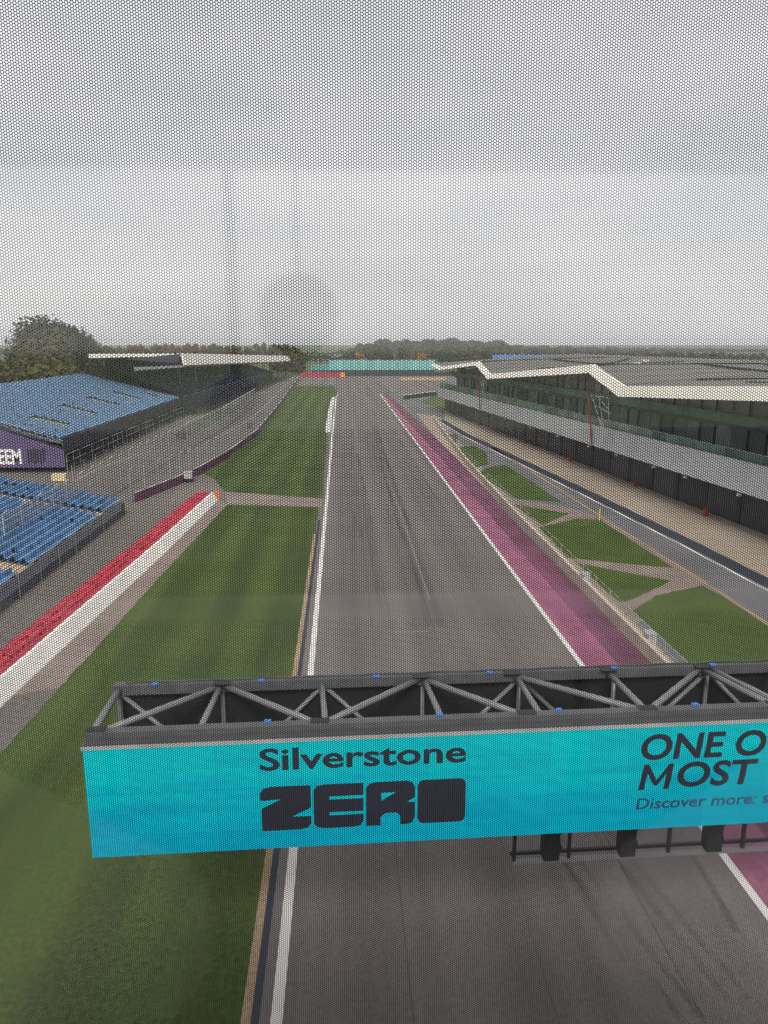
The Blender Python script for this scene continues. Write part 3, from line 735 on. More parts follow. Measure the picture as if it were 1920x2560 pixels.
from_data('roof', v, [(0, 1, 2, 3), (7, 6, 5, 4), (0, 4, 5, 1), (1, 5, 6, 2), (2, 6, 7, 3), (3, 7, 4, 0)], M_roofw, s3)
v = [Lr(p) for p in (ra + Vector((-.4, 0, 12.85)), rb + Vector((-.4, 0, 8.4)), rb + Vector((-12, 0, 8.6)), ra + Vector((-12, 0, 12.4)),
                     ra + Vector((-.4, 0, 12.4)), rb + Vector((-.4, 0, 8.0)), rb + Vector((-12, 0, 8.2)), ra + Vector((-12, 0, 11.6)))]
from_data('soffit', v, [(0, 1, 2, 3), (7, 6, 5, 4), (0, 4, 5, 1), (1, 5, 6, 2), (2, 6, 7, 3), (3, 7, 4, 0)], M_soffit, s3)
v = [Lr(p) for p in (ra + Vector((-1, -.3, 14.9)), ra + rbk + Vector((0, -.3, 14.5)), ra + rbk + Vector((0, -.3, 15.3)), ra + Vector((-1, -.3, 15.5)),
                     ra + Vector((-1, 0, 14.9)), ra + rbk + Vector((0, 0, 14.5)), ra + rbk + Vector((0, 0, 15.3)), ra + Vector((-1, 0, 15.5)))]
from_data('roof_end', v, [(3, 2, 1, 0), (4, 5, 6, 7), (0, 1, 5, 4), (1, 2, 6, 5), (2, 3, 7, 6), (3, 0, 4, 7)], M_roofw, s3)
v = [Lr(p) for p in (ra + Vector((-1, -.35, 15.45)), ra + Vector((-14, -.35, 14.2)), ra + Vector((-2, -.35, 13.3)))]
from_data('roof_end_panel', v + [q + Vector((0, .3, 0)) for q in v], [(0, 1, 2), (5, 4, 3), (0, 3, 4, 1), (1, 4, 5, 2), (2, 5, 3, 0)], M_navy, s3)
fa, fb = Vector((-39.5, 193, 0)), Vector((-36, 405, 0))
bm = bmesh.new()
for r in range(22):
    a, b = fa + Vector((-r * .8, 0, 0)), fb + Vector((-r * .8, 0, 0)); z1 = 5.0 + r * .33; z2 = 3.2 + r * .24
    v = [bm.verts.new(Lr(p)) for p in (a + Vector((0, 0, z1 - .5)), b + Vector((0, 0, z2 - .5)), b + Vector((0, 0, z2)), a + Vector((0, 0, z1)), a + Vector((-.8, 0, z1)), b + Vector((-.8, 0, z2)))]
    bm.faces.new(v[0:4]); bm.faces.new((v[3], v[2], v[5], v[4]))
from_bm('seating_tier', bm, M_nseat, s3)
bm = bmesh.new()
for r in range(22):
    for k in range(220):
        if random.random() < .12: continue
        t = k / 220; p = fa.lerp(fb, t) + Vector((-r * .8 - .4, 0, 5.0 + r * .33 + (3.2 + r * .24 - 5.0 - r * .33) * t)); q = Lr(p)
        bx(bm, q.x - .05, q.x + .02, q.y - .35, q.y + .35, q.z, q.z + .45)
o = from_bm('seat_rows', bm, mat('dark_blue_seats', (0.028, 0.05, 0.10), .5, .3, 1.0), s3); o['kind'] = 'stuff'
v = [Lr(p) for p in (fa + Vector((.2, 0, 0)), fb + Vector((.2, 0, 0)), fb + Vector((.2, 0, 3.1)), fa + Vector((.2, 0, 4.7)), fa, fb, fb + Vector((0, 0, 3.1)), fa + Vector((0, 0, 4.7)))]
from_data('front_wall', v, [(0, 1, 2, 3), (7, 6, 5, 4), (3, 2, 6, 7), (0, 3, 7, 4), (1, 5, 6, 2)], M_navy, s3)
bm = bmesh.new(); beam(bm, Lr(fa + Vector((.3, 0, 5.0))), Lr(fb + Vector((.3, 0, 3.4))), .12, .22); from_bm('front_rail', bm, M_seat, s3)
for k in range(11):
    t = k / 10; p = fa.lerp(fb, t); bm = bmesh.new()
    q = ra.lerp(rb, t); z = rz(t)[1]
    tube(bm, Lr(p + Vector((-5, 0, 0))), Lr(p + Vector((-5, 0, z - .3))), .16, 8); from_bm('roof_column', bm, M_galv if k % 3 else M_navy, s3)
v = [Lr(p) for p in (fa + Vector((-18, 0, 0)), fb + Vector((-18, 0, 0)), fb + Vector((-18, 0, 10.4)), fa + Vector((-18, 0, 14.6)))]
from_data('rear_wall', v, [(0, 1, 2, 3)], M_navy, s3)

# ================================================================== THE PIT BUILDING
wing = thing('pit_building', 'long pit garage building with white zigzag roof edge and dark glass front', 'building', W(0, 0, 0), math.atan2(WD.y, WD.x))
# local: x = s along the front, y = towards the track, z up
PROF = [(-62, 12.2, 13.4), (-52, 15.6, 16.8), (24.8, 11.5, 12.8), (34.4, 14.0, 15.15), (83, 11.0, 11.95), (92, 13.35, 14.15), (127.4, 11.2, 12.0), (137, 12.0, 12.6)]
def prof(s, i):
    for a, b in zip(PROF[:-1], PROF[1:]):
        if a[0] <= s <= b[0]: return a[i] + (b[i] - a[i]) * (s - a[0]) / (b[0] - a[0])
    return PROF[-1][i]
def hexa(v): return from_hex
HEX = [(0, 1, 2, 3), (7, 6, 5, 4), (0, 4, 5, 1), (1, 5, 6, 2), (2, 6, 7, 3), (3, 7, 4, 0)]
M_fas = mat('white_fascia', (0.80, 0.765, 0.68), 0.55, 0.06, 0.3)
M_wroof = mat('grey_metal_roof', (0.135, 0.128, 0.122), 0.55, 0.12, 0.15, stretch=(1, .2, 1), metal=0.0)
M_gut = mat('roof_gutter_dark', (0.015, 0.015, 0.017), 0.6)
M_band = mat('silver_band_panel', (0.55, 0.57, 0.585), 0.45, 0.08, 0.4, rnd=0.05)
M_soff = mat('purple_brown_soffit', (0.27, 0.225, 0.245), 0.7, 0.15, 0.4)
M_gar = mat('garage_dark', (0.016, 0.017, 0.021), 0.5, 0.25, 0.6)
M_door = mat('garage_door_grey', (0.050, 0.053, 0.065), 0.4, 0.2, 0.8, rnd=0.35)
M_glass = mat('dark_facade_glass', (0.19, 0.23, 0.225), 0.08, 0.3, 0.3, spec=0.9, rnd=0.5)
M_glass2 = mat('purple_grey_sheen_glass', (0.34, 0.32, 0.335), 0.15, 0.25, 0.3, spec=0.8, rnd=0.35)  # both facade glass colours lifted in place of reflected sky
M_green = mat('green_glass', (0.10, 0.19, 0.155), 0.12, 0.3, 0.4, spec=0.6, rnd=0.35)
M_mull = mat('mullion_dark', (0.03, 0.032, 0.036), 0.5)
OF = 4.0; BK = -36.0; ZBK = 15.0
for a, b in zip(PROF[:-1], PROF[1:]):
    v = [(a[0], OF + .35, a[1]), (b[0], OF + .35, b[1]), (b[0], OF - .25, b[2]), (a[0], OF - .25, a[2]), (a[0], OF - .5, a[1]), (b[0], OF - .5, b[1]), (b[0], OF - .5, b[2]), (a[0], OF - .5, a[2])]
    from_data('roof_fascia', v, HEX, M_fas, wing)
    za_, zb_ = a[2] - .12, b[2] - .12
    nseg = 6; vs, fs = [], []
    for k in range(nseg + 1):
        t = k / nseg; y = OF - .5 + (BK - OF + .5) * t; e = t ** 0.8
        vs += [(a[0], y, za_ + (ZBK - za_) * e), (b[0], y, zb_ + (ZBK - zb_) * e)]
        if k: i = 2 * k; fs.append((i - 2, i - 1, i + 1, i))
    from_data('roof', vs, fs, M_wroof, wing)
    # soffit from the fascia back to the glass
    v = [(a[0], OF - .5, a[1] + .1), (b[0], OF - .5, b[1] + .1), (b[0], -2.4, b[1] + .35), (a[0], -2.4, a[1] + .35), (a[0], OF - .5, a[1] + .3), (b[0], OF - .5, b[1] + .3), (b[0], -2.4, b[1] + .5), (a[0], -2.4, a[1] + .5)]
    from_data('soffit', v, HEX, M_soff, wing)
# gutters along the creases of the roof and zigzags across it
def roof_z(s, y):
    t = max(0, min(1, (OF - .5 - y) / (OF - .5 - BK)))
    z = prof(s, 2) - .12; return z + (ZBK - z) * (t ** .8)
def gutter(pts, w=.6):
    bm = bmesh.new()
    for (s0, y0), (s1_, y1) in zip(pts[:-1], pts[1:]):
        k = 8
        for i in range(k):
            a = Vector((s0 + (s1_ - s0) * i / k, y0 + (y1 - y0) * i / k, 0)); b = Vector((s0 + (s1_ - s0) * (i + 1) / k, y0 + (y1 - y0) * (i + 1) / k, 0))
            a.z = roof_z(a.x, a.y) + .1; b.z = roof_z(b.x, b.y) + .1; beam(bm, a, b, w, .2)
    from_bm('roof_gutter', bm, M_gut, wing)
for s in (34.4, 92): gutter([(s, 3.0), (s + 2, -11), (s - 12, -20), (s - 4, -27)])
gutter([(24.8, -6), (6, -12), (2, -24)]); gutter([(20, -14), (-4, -8), (-40, -9)]); gutter([(83, -6), (70, -14), (64, -26)])
gutter([(50, -20), (36, -22), (14, -16), (-2, -26)]); gutter([(110, -4), (104, -16), (96, -26)]); gutter([(10, -3), (-30, -2.5)])
for (s, y, w, d_) in ((13, -17, 2.2, 1.4), (60, -15, 2, 1.2), (2, -24, 1.2, 1.2), (75, -24, 1.6, 1.2)):
    z = roof_z(s, y); bm = bmesh.new(); bx(bm, s - w / 2, s + w / 2, y - d_ / 2, y + d_ / 2, z - .2, z + .45)
    bmesh.ops.bevel(bm, geom=bm.edges[:], offset=.06, segments=1)
    from_bm('roof_vent', bm, mat('roof_vent_pale', (0.5, 0.5, 0.48), .6), wing)
# roof seams
bm = bmesh.new()
for k in range(64):
    s = -60 + k * 3.05
    if s > 136: break
    for i in range(6):
        y0 = 3.2 + (-35.5 - 3.2) * i / 6; y1 = 3.2 + (-35.5 - 3.2) * (i + 1) / 6
        beam(bm, (s, y0, roof_z(s, y0) + .03), (s, y1, roof_z(s, y1) + .03), .07, .07)
o = from_bm('roof_seams', bm, M_wroof, wing)
# body
bm = bmesh.new(); bx(bm, -62, 136.6, -35, -.25, 0, 4.0); from_bm('garage_block', bm, M_gar, wing)
bm = bmesh.new(); bx(bm, -62, 136.6, -35, -2.7, 4.05, 10.6); from_bm('upper_block', bm, M_gar, wing)
bm = bmesh.new(); bx(bm, -62, 136.9, -34, 2.35, 4.02, 4.3); from_bm('balcony_slab', bm, M_gar, wing)
bm = bmesh.new(); bx(bm, -62, 136.9, -2.6, 2.3, 6.35, 6.55); from_bm('terrace_deck', bm, M_deck, wing)
bm = bmesh.new(); bx(bm, -62, 136.6, -2.6, -.9, 9.35, 9.65); from_bm('floor_slab', bm, M_mull, wing)
P_ = 3.05; k = 0; s = -62.0
pan = {}
while s < 136.0:
    e = min(s + P_, 136.9)
    # band panel
    tz = 6.95 - max(0, s) * .0042; bz = 4.0
    from_data('band_panel', [(s + .02, 2.5, bz), (e - .02, 2.5, bz), (e - .02, 2.36, tz), (s + .02, 2.36, tz), (s + .02, 2.36, bz), (e - .02, 2.36, bz), (e - .02, 2.22, tz), (s + .02, 2.22, tz)], HEX, M_band, wing)
    # glazing, two storeys
    top = min(prof(s, 1), prof(e, 1)) + .3
    for (z0, z1) in ((6.6, 9.33), (9.67, top)):
        if z1 - z0 < .4: continue
        key = 'pane'
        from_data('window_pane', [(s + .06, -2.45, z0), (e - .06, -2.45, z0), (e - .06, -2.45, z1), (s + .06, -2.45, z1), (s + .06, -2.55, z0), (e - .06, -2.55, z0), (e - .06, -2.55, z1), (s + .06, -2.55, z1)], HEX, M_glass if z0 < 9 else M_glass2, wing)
    bm = bmesh.new(); bx(bm, s - .07, s + .07, -2.6, -2.2, 6.56, top); from_bm('mullion', bm, M_mull if k % 3 else mat('mullion_pale', (0.30, 0.30, 0.31), .5), wing)
    # green balustrades
    from_data('balustrade_pane', [(s + .04, 1.9, 6.56), (e - .04, 1.9, 6.56), (e - .04, 1.9, 7.75), (s + .04, 1.9, 7.75), (s + .04, 1.86, 6.56), (e - .04, 1.86, 6.56), (e - .04, 1.86, 7.75), (s + .04, 1.86, 7.75)], HEX, M_green if (k // 9) % 2 == 0 else M_glass, wing)
    if k % 2 == 0:
        from_data('balustrade_pane', [(s + .04, -1.0, 9.67), (e + P_ - .04, -1.0, 9.67), (e + P_ - .04, -1.0, 10.7), (s + .04, -1.0, 10.7), (s + .04, -1.04, 9.67), (e + P_ - .04, -1.04, 9.67), (e + P_ - .04, -1.04, 10.7), (s + .04, -1.04, 10.7)], HEX, M_green, wing)
    # garages, every second bay a pier
    if k % 2 == 0:
        bm = bmesh.new(); bx(bm, s - .35, s + .35, -.2, 0.0, 0, 3.98); from_bm('pier', bm, M_mull, wing)
        bm = bmesh.new()
        for j in range(6): bx(bm, s + .45, s + 2 * P_ - .45, -.19, -.08 + .03 * (j % 2), .05 + j * .56, .05 + j * .56 + .53)
        from_bm('garage_door', bm, M_door, wing)
        bm = bmesh.new(); bx(bm, s + .4, s + 2 * P_ - .4, -.15, 0.02, 3.5, 3.8); from_bm('door_lintel', bm, M_gar, wing)
    s += P_; k += 1
# thin slab edge lines
bm = bmesh.new(); tube(bm, (-62, 1.88, 7.8), (136.5, 1.88, 7.8), .035, 6); from_bm('handrail', bm, M_galv, wing)
bm = bmesh.new(); tube(bm, (-62, 2.3, 6.98), (0, 2.3, 6.98), .03, 6); tube(bm, (0, 2.3, 6.98), (136.5, 2.3, 6.42), .03, 6); from_bm('handrail', bm, M_galv, wing)
# red leaning struts and white lattice masts at the peaks
M_rstrut = mat('red_strut', (0.40, 0.05, 0.06), 0.5); M_wmast = mat('white_mast', (0.72, 0.72, 0.70), 0.5)
for sb, sc in ((35.5, 1.0), (93.5, .8)):
    for nm, mm, p, q, r in (('red_strut', M_rstrut, (sb, 2.75, 4.2), (sb + 2.4, 2.95, 13.6 * (1 if sc == 1 else .95)), .13),
                            ('red_strut', M_rstrut, (sb + 1.4, 2.75, 9.6), (sb - 1.6, 2.9, 12.9), .07),
                            ('white_mast', M_wmast, (sb - 2.6, 2.6, 6.9), (sb + .9, 2.8, 10.9), .05),
                            ('white_mast', M_wmast, (sb - 3.1, 2.6, 6.9), (sb - 1.4, 2.8, 10.9), .05),
                            ('white_mast', M_wmast, (sb - 4.8, 2.6, 6.9), (sb - 4.2, 2.8, 12.6), .04),
                            ('white_mast', M_wmast, (sb + 1.2, 2.7, 10.9), (sb - 4.5, 2.7, 10.9), .05),
                            ('white_mast', M_wmast, (sb - 1.0, 2.7, 10.8), (sb - 4.6, 2.7, 9.4), .05),
                            ('white_mast', M_wmast, (sb - .6, 2.7, 9.6), (sb - 5.2, 2.7, 8.9), .04)):
        bm = bmesh.new(); tube(bm, p, q, r, 8); from_bm(nm, bm, mm, wing, True)
# hanging garage lamps
for s in (2, 12, 19, 29, 38, 50, 63, 78):
    bm = bmesh.new(); tube(bm, (s, 2.1, 4.02), (s, 2.1, 3.75), .03, 6); bx(bm, s - .18, s + .18, 1.95, 2.25, 3.5, 3.75)
    bmesh.ops.bevel(bm, geom=[e_ for e_ in bm.edges if e_.calc_length() > .1], offset=.02, segments=1)
    from_bm('garage_lamp', bm, M_wmast, wing)
# red hydrant cabinets on the apron
M_cab = mat('red_cabinet', (0.42, 0.05, 0.035), 0.5)
labels = ['red fire point on the pit apron, first along the garages', 'red fire point on the pit apron, second along the garages', 'red fire point on the pit apron, third along the garages', 'red fire point on the pit apron, fourth along the garages']
for i, (x, y) in enumerate(((1763, 1290), (1588, 1216), (1425, 1153), (1310, 1107))):
    p = G(x, y); c = thing('fire_point', labels[i], 'fire point', p, 1.6, 'red fire points by the garages')
    bm = bmesh.new(); bx(bm, -.19, .19, -.17, .17, 0.08, .8); bmesh.ops.bevel(bm, geom=bm.edges[:], offset=.03, segments=1); from_bm('cabinet', bm, M_cab, c)
    bm = bmesh.new(); tube(bm, (.0, 0, .8), (0, 0, 1.05), .08, 10); tube(bm, (0, 0, 1.05), (0, 0, 1.12), .04, 8); from_bm('extinguisher', bm, M_cab, c, True)
    bm = bmesh.new(); bx(bm, -.22, .22, -.2, .2, 0, .08); from_bm('base', bm, M_mull, c)

# ================================================================== PIT WALL
pwl = [Vector((17.55, -10, 0)), Vector((17.55, 40, 0)), Vector((17.75, 77, 0)), Vector((18.5, 115, 0)), Vector((20.3, 158, 0)), Vector((21.6, 185, 0))]
M_pconc = mat('cream_concrete', (0.50, 0.44, 0.36), 0.8, 0.14, 0.7, bump=0.1, rnd=0.08)
pit = thing('pit_wall', 'cream concrete pit wall beside the maroon painted strip', 'wall', pwl[0])
for a, b in walk(pwl, 4.0):
    bm = bmesh.new(); d = (b - a).normalized()
    beam(bm, a + d * .02 + Vector((.15, 0, .42)), b - d * .02 + Vector((.15, 0, .42)), .28, .84); bmesh.ops.bevel(bm, geom=bm.edges[:], offset=.03, segments=1)
    o = from_bm('wall_unit', bm, M_pconc, pit); o.matrix_parent_inverse = Matrix.Translation(-pwl[0])
fence('pit_wall_fence', 'low steel cable fence standing along the pit wall', pwl, 0.55, 1.45, 3.0, 3, r=.03, wr=.018)
for i, (x, y, lab) in enumerate(((1462, 1470, 'pale timing cabinet by the pit wall at the second triangle of grass'), (1622, 1625, 'pale timing cabinet by the pit wall close to the gantry'))):
    p = G(x, y); c = thing('timing_cabinet', lab, 'cabinet', p, 0, 'cabinets along the pit wall')
    bm = bmesh.new(); bx(bm, -.25, .25, -.4, .4, 0.05, 1.1); bmesh.ops.bevel(bm, geom=bm.edges[:], offset=.03, segments=1); from_bm('body', bm, mat('cabinet_grey', (0.45, 0.44, 0.45), .5), c)
    bm = bmesh.new(); bx(bm, -.3, .3, -.45, .45, 1.1, 1.16); from_bm('lid', bm, M_galv, c)
p = G(1498, 1302); c = thing('marker_post', 'yellow marker post at the corner of the pit grass', 'post', p)
bm = bmesh.new(); tube(bm, (0, 0, 0), (0, 0, 1.3), .07, 8, .05); from_bm('post', bm, mat('yellow_post', (0.62, 0.5, 0.10), .6), c); bm = bmesh.new(); bx(bm, -.2, .2, -.2, .2, 0, .06); from_bm('base', bm, M_mull, c)

# ================================================================== FAR END OF THE STRAIGHT
M_turq = mat('turquoise_panel', (0.17, 0.42, 0.43), 0.6, 0.08, 0.3, rnd=0.12); M_teal = mat('teal_panel', (0.08, 0.30, 0.31), 0.6, 0.1, 0.3)
TY = 442
x0 = atY(778, 910, TY).x; x1 = atY(822, 910, TY).x; x2 = atY(1087, 910, TY).x
zt, zb = atY(950, 900, TY).z, atY(950, 925, TY).z
far = thing('banner_stand', 'far turquoise clad stand closing the end of the straight', 'grandstand', ((x0 + x2) / 2, TY, 0)); ox = (x0 + x2) / 2
def fbx(name, a, b, y0, y1, za_, zb_, m): 
    bm = bmesh.new(); bx(bm, a - ox, b - ox, y0, y1, za_, zb_); return from_bm(name, bm, m, far)
npn = 14
for i in range(npn):
    a = x1 + (x2 - x1) * i / npn; b = x1 + (x2 - x1) * (i + 1) / npn
    fbx('banner_panel', a + .06, b - .06, 0, .25, zb, zt + random.uniform(-.15, .15), M_turq)
for i in range(3):
    a = x0 + (x1 - x0) * i / 3; b = x0 + (x1 - x0) * (i + 1) / 3
    fbx('banner_panel', a + .05, b - .05, -.1, .2, zb, atY(800, 911, TY).z, M_teal)
fbx('understructure', x0, x2, .3, 7, 0, zb - .05, M_navy); fbx('rear_block', x1, x2, .35, 6, zb + .02, zt - .4, M_navy)
for i in range(6):
    a = x0 + (x1 - x0) * i / 5; bm = bmesh.new(); tube(bm, (a - ox, -.2, 0), (a - ox, -.2, atY(800, 898, TY).z), .12, 6); from_bm('scaffold_pole', bm, M_galv, far)
for z in (atY(800, 898, TY).z, atY(800, 905, TY).z):
    bm = bmesh.new(); tube(bm, (x0 - ox, -.2, z), (x1 - ox, -.2, z), .10, 6); from_bm('scaffold_pole', bm, M_galv, far)
# dark low wall in front of it
bm = bmesh.new(); bx(bm, -30, 34, 0, .5, 0, 2.0); o = from_bm('boundary_wall', bm, M_navy); o.location = (30, 428, 0)
tag(o, 'dark boundary wall below the turquoise stand', 'wall')
# red barrier with orange end
rb_ = thing('tyre_barrier', 'far red barrier with an orange end block across the end of the grass', 'barrier', (-10, 416, 0))
xa, xb = atY(750, 940, 416).x, atY(850, 940, 416).x
for i in range(10):
    a = xa + (xb - xa) * i / 10; b = xa + (xb - xa) * (i + 1) / 10
    bm = bmesh.new(); bx(bm, a + 10 + .03, b + 10 - .03, 0, 1.2, 0, 2.3); bmesh.ops.bevel(bm, geom=bm.edges[:], offset=.12, segments=1); from_bm('block', bm, M_red, rb_)
bm = bmesh.new(); bx(bm, xb + 10.05, xb + 12.6, 0, 1.3, 0, 2.3); bmesh.ops.bevel(bm, geom=bm.edges[:], offset=.12, segments=1); from_bm('end_block', bm, mat('orange_block', (0.8, 0.25, 0.05), .6), rb_)
# low dark wall at the pit exit, tan capped
a, b = G(1010, 999), G(1090, 988)
pe = thing('pit_exit_wall', 'short dark wall with a tan top at the end of the pit lane', 'wall', a)
bm = bmesh.new(); beam(bm, Vector((0, 0, .65)), (b - a) + Vector((0, 0, .65)), .5, 1.3); from_bm('wall', bm, M_navy, pe)
bm = bmesh.new(); beam(bm, Vector((0, 0, 1.38)), (b - a) + Vector((0, 0, 1.38)), .9, .14); from_bm('capping', bm, M_step, pe)
# blue stand beyond the roof
bs = thing('blue_grandstand', 'distant bank of bright blue seats beyond the pit building roof', 'grandstand', (145, 590, 0))
bx0, bx1 = atY(1235, 890, 590).x - 145, atY(1425, 890, 590).x - 145; zb1, zb2 = atY(1300, 904, 590).z, atY(1300, 887, 590).z
M_fblue = mat('far_blue_seats', (0.06, 0.20, 0.45), 0.5, 0.25, 0.5)
bm = bmesh.new()
for r in range(10): bx(bm, bx0, bx1, r * 1.0, r * 1.0 + 1.0, 0, max(.5, zb1 + (zb2 - zb1) * r / 9 * (1)))
from_bm('seating_tier', bm, M_fblue, bs)
bm = bmesh.new(); bx(bm, bx0 - .2, bx1 + .2, -.4, -.1, 0, zb1 - .2); from_bm('front_wall', bm, M_navy, bs)
for k in range(5):
    x = bx0 + (bx1 - bx0) * (k + .5) / 5; bm = bmesh.new()
    for r in range(10): bx(bm, x - .6, x + .6, r * 1.0 - .05, r * 1.0 + .5, max(.5, zb1 + (zb2 - zb1) * r / 9) , max(.5, zb1 + (zb2 - zb1) * r / 9) + .12)
    from_bm('aisle_steps', bm, M_step, bs)
# pylon with cross arms
py = thing('lighting_mast', 'thin mast with cross arms beyond the turquoise stand', 'mast', (atY(836, 930, 470).x, 470, 0))
bm = bmesh.new(); tube(bm, (0, 0, 0), (0, 0, atY(836, 884, 470).z), .2, 8, .1); from_bm('pole', bm, M_galv, py)
for y in (888, 892):
    z = atY(836, y, 470).z; bm = bmesh.new(); tube(bm, (-3, 0, z), (3, 0, z), .12, 6); from_bm('cross_arm', bm, M_galv, py)
# small things on the left service road
p = G(150, 1203); c = thing('site_box', 'small cream site box in front of the purple end wall', 'box', p)
bm = bmesh.new(); bx(bm, -.9, .9, -.5, .5, .1, 1.0); bmesh.ops.bevel(bm, geom=bm.edges[:], offset=.05, segments=1); from_bm('body', bm, mat('cream_box', (0.62, 0.52, 0.33), .6), c)
bm = bmesh.new(); bx(bm, -.8, .8, -.4, .4, 0, .1); from_bm('base', bm, M_mull, c)
p = G(472, 1205); c = thing('marshal_post', 'white marshal post with a dark base by the end of the red tyres', 'cabinet', p)
bm = bmesh.new(); bx(bm, -.5, .5, -.4, .4, .5, 1.3); bx(bm, -.58, .58, -.48, .48, 1.3, 1.38); from_bm('cabin', bm, mat('post_white', (0.42, .42, .42), .6, .15, 2), c)
bm = bmesh.new(); bx(bm, -.45, .45, -.35, .35, 0, .5); from_bm('base', bm, M_under, c)
for i, (x, y, lab) in enumerate(((453, 1098, 'dark plastic crate standing at the near tip of the grass strip'), (627, 1072, 'dark box standing beside the purple barrier'))):
    p = G(x, y); bm = bmesh.new(); bx(bm, -.7, .7, -.6, .6, 0, 1.1); bx(bm, -.75, .75, -.65, .65, 1.1, 1.2); o = from_bm('crate', bm, M_under); o.location = p; tag(o, lab, 'crate')

# ================================================================== TREES
def leaf_mat(name, c1, c2):
    m = bpy.data.materials.new(name); m.use_nodes = True; n, l = m.node_tree.nodes, m.node_tree.links; b = n['Principled BSDF']
    b.inputs['Roughness'].default_value = .8; b.inputs['Specular IOR Level'].default_value = .2
    tc = n.new('ShaderNodeTexCoord'); nz = n.new('ShaderNodeTexNoise'); nz.inputs['Scale'].default_value = .35; nz.inputs['Detail'].default_value = 4
    rp = n.new('ShaderNodeValToRGB'); rp.color_ramp.elements[0].position = .35; rp.color_ramp.elements[0].color = (*c1, 1); rp.color_ramp.elements[1].position = .65; rp.color_ramp.elements[1].color = (*c2, 1)
    l.new(tc.outputs['Object'], nz.inputs['Vector']); l.new(nz.outputs['Fac'], rp.inputs['Fac']); l.new(rp.outputs['Color'], b.inputs['Base Color'])
    return m
LM = {'dark': leaf_mat('leaf_dark_green', (.022, .034, .010), (.055, .066, .018)), 'olive': leaf_mat('leaf_olive', (.045, .045, .012), (.085, .075, .022)),
      'brown': leaf_mat('leaf_brown', (.072, .050, .024), (.135, .092, .044)), 'orange': leaf_mat('leaf_orange', (.20, .09, .02), (.32, .17, .035)),
      'far': leaf_mat('leaf_far_green', (.028, .036, .020), (.055, .06, .03))}
M_bark = mat('bark', (.06, .048, .035), .9, .3, 2.0)
def crown_mesh(w, h, zc, lobes, n_leaf, size, seed, col):
    rnd = random.Random(seed); v, f = [], []
    L_ = []
    for i in range(lobes):
        a = rnd.uniform(0, 6.28); rr = rnd.uniform(0, .62); zz = rnd.uniform(-.62, .75); k = math.sqrt(max(.1, 1 - zz * zz))
        L_.append((Vector((math.cos(a) * rr * k * w / 2, math.sin(a) * rr * k * w / 2, zc + zz * h / 2 * .8)), rnd.uniform(.20, .36) * min(w, h)))
    for i in range(n_leaf):
        c, r = rnd.choice(L_)
        d = Vector((rnd.gauss(0, 1), rnd.gauss(0, 1), rnd.gauss(0, 1))).normalized()
        p = c + d * r * (rnd.random() ** .35)
        a = (d + Vector((rnd.gauss(0, .6), rnd.gauss(0, .6), rnd.gauss(0, .6) + .3))).normalized().orthogonal().normalized(); b = a.cross((d + Vector((0, 0, .4))).normalized())
        s = size * rnd.uniform(.5, 1.2); k = len(v); j = rnd.uniform(-.3, .3)
        v += [p - a * s - b * s * .5, p + a * s * .3 - b * s * (.7 + j), p + a * s + b * s * .4, p - a * s * .4 + b * s * (.8 - j)]
        f.append((k, k + 1, k + 2, k + 3))
    me = bpy.data.meshes.new('crown'); me.from_pydata([tuple(q) for q in v], [], f); me.materials.append(LM[col]); return me
def trunk_mesh(h, r, zc, w, seed):
    rnd = random.Random(seed); bm = bmesh.new(); tube(bm, (0, 0, -.1), (.1, 0, h * .45), r, 8, r * .7); tube(bm, (.1, 0, h * .44), (0, .1, h * .9), r * .7, 7, r * .2)
    for i in range(6):
        a = rnd.uniform(0, 6.28); z = h * rnd.uniform(.25, .6); tube(bm, (.05, 0, z), (math.cos(a) * w * .33, math.sin(a) * w * .33, z + h * .25), r * .4, 5, r * .1)
    me = bpy.data.meshes.new('trunk'); bm.to_mesh(me); bm.free(); me.materials.append(M_bark); return me
KINDS = {}
def kind(key, w, h, lobes, n_leaf, size, col, seed):
    zc = h * .58; KINDS[key] = (crown_mesh(w, h * .86, zc, lobes, n_leaf, size, seed, col), trunk_mesh(h, h * .022, zc, w, seed), h)
kind('big_a', 18, 22, 26, 20000, .50, 'dark', 1); kind('big_b', 16, 18, 22, 15000, .50, 'olive', 2)
for i, c in enumerate(('brown', 'olive', 'dark', 'brown', 'orange')): kind('pop%d' % i, 4.4, 16, 14, 2400, .45, c, 10 + i)
for i, c in enumerate(('dark', 'far', 'olive', 'brown', 'orange')): kind('rnd%d' % i, 13, 13, 9, 1500, .75, c, 20 + i)
tree_n = 0
def tree(key, X_, Y_, h, label, group, rz_=None):
    global tree_n
    cm, tm, h0 = KINDS[key]; k = h / h0
    t = thing('tree', label, 'tree', (X_, Y_, 0), random.uniform(0, 6.28) if rz_ is None else rz_, group)
    w = random.uniform(.9, 1.12)
    share('crown', cm, t, (0, 0, 0), (0, 0, 0), (k * w, k * w, k)); share('trunk', tm, t, (0, 0, 0), (0, 0, 0), (k, k, k)); tree_n += 1
    return t
def tree_px(key, x, ytop, Y_, label, group):
    p = atY(x, ytop, Y_); return tree(key, p.x, Y_, max(4, p.z), label, group)
gl = 'trees behind the left stands'
tree_px('big_a', 118, 801, 205, 'tallest dark green tree behind the roofless blue stand', gl)
tree_px('big_a', 165, 826, 212, 'dark green tree leaning right of the tallest tree behind the blue stand', gl)
tree_px('big_b', 205, 855, 222, 'olive tree lowest of the three behind the blue stand', gl)
tree_px('big_b', 236, 878, 226, 'short olive tree beside the white roof end behind the blue stand', gl)
tree_px('big_b', 112, 832, 200, 'dark olive tree in the heart of the big clump behind the blue stand', gl)
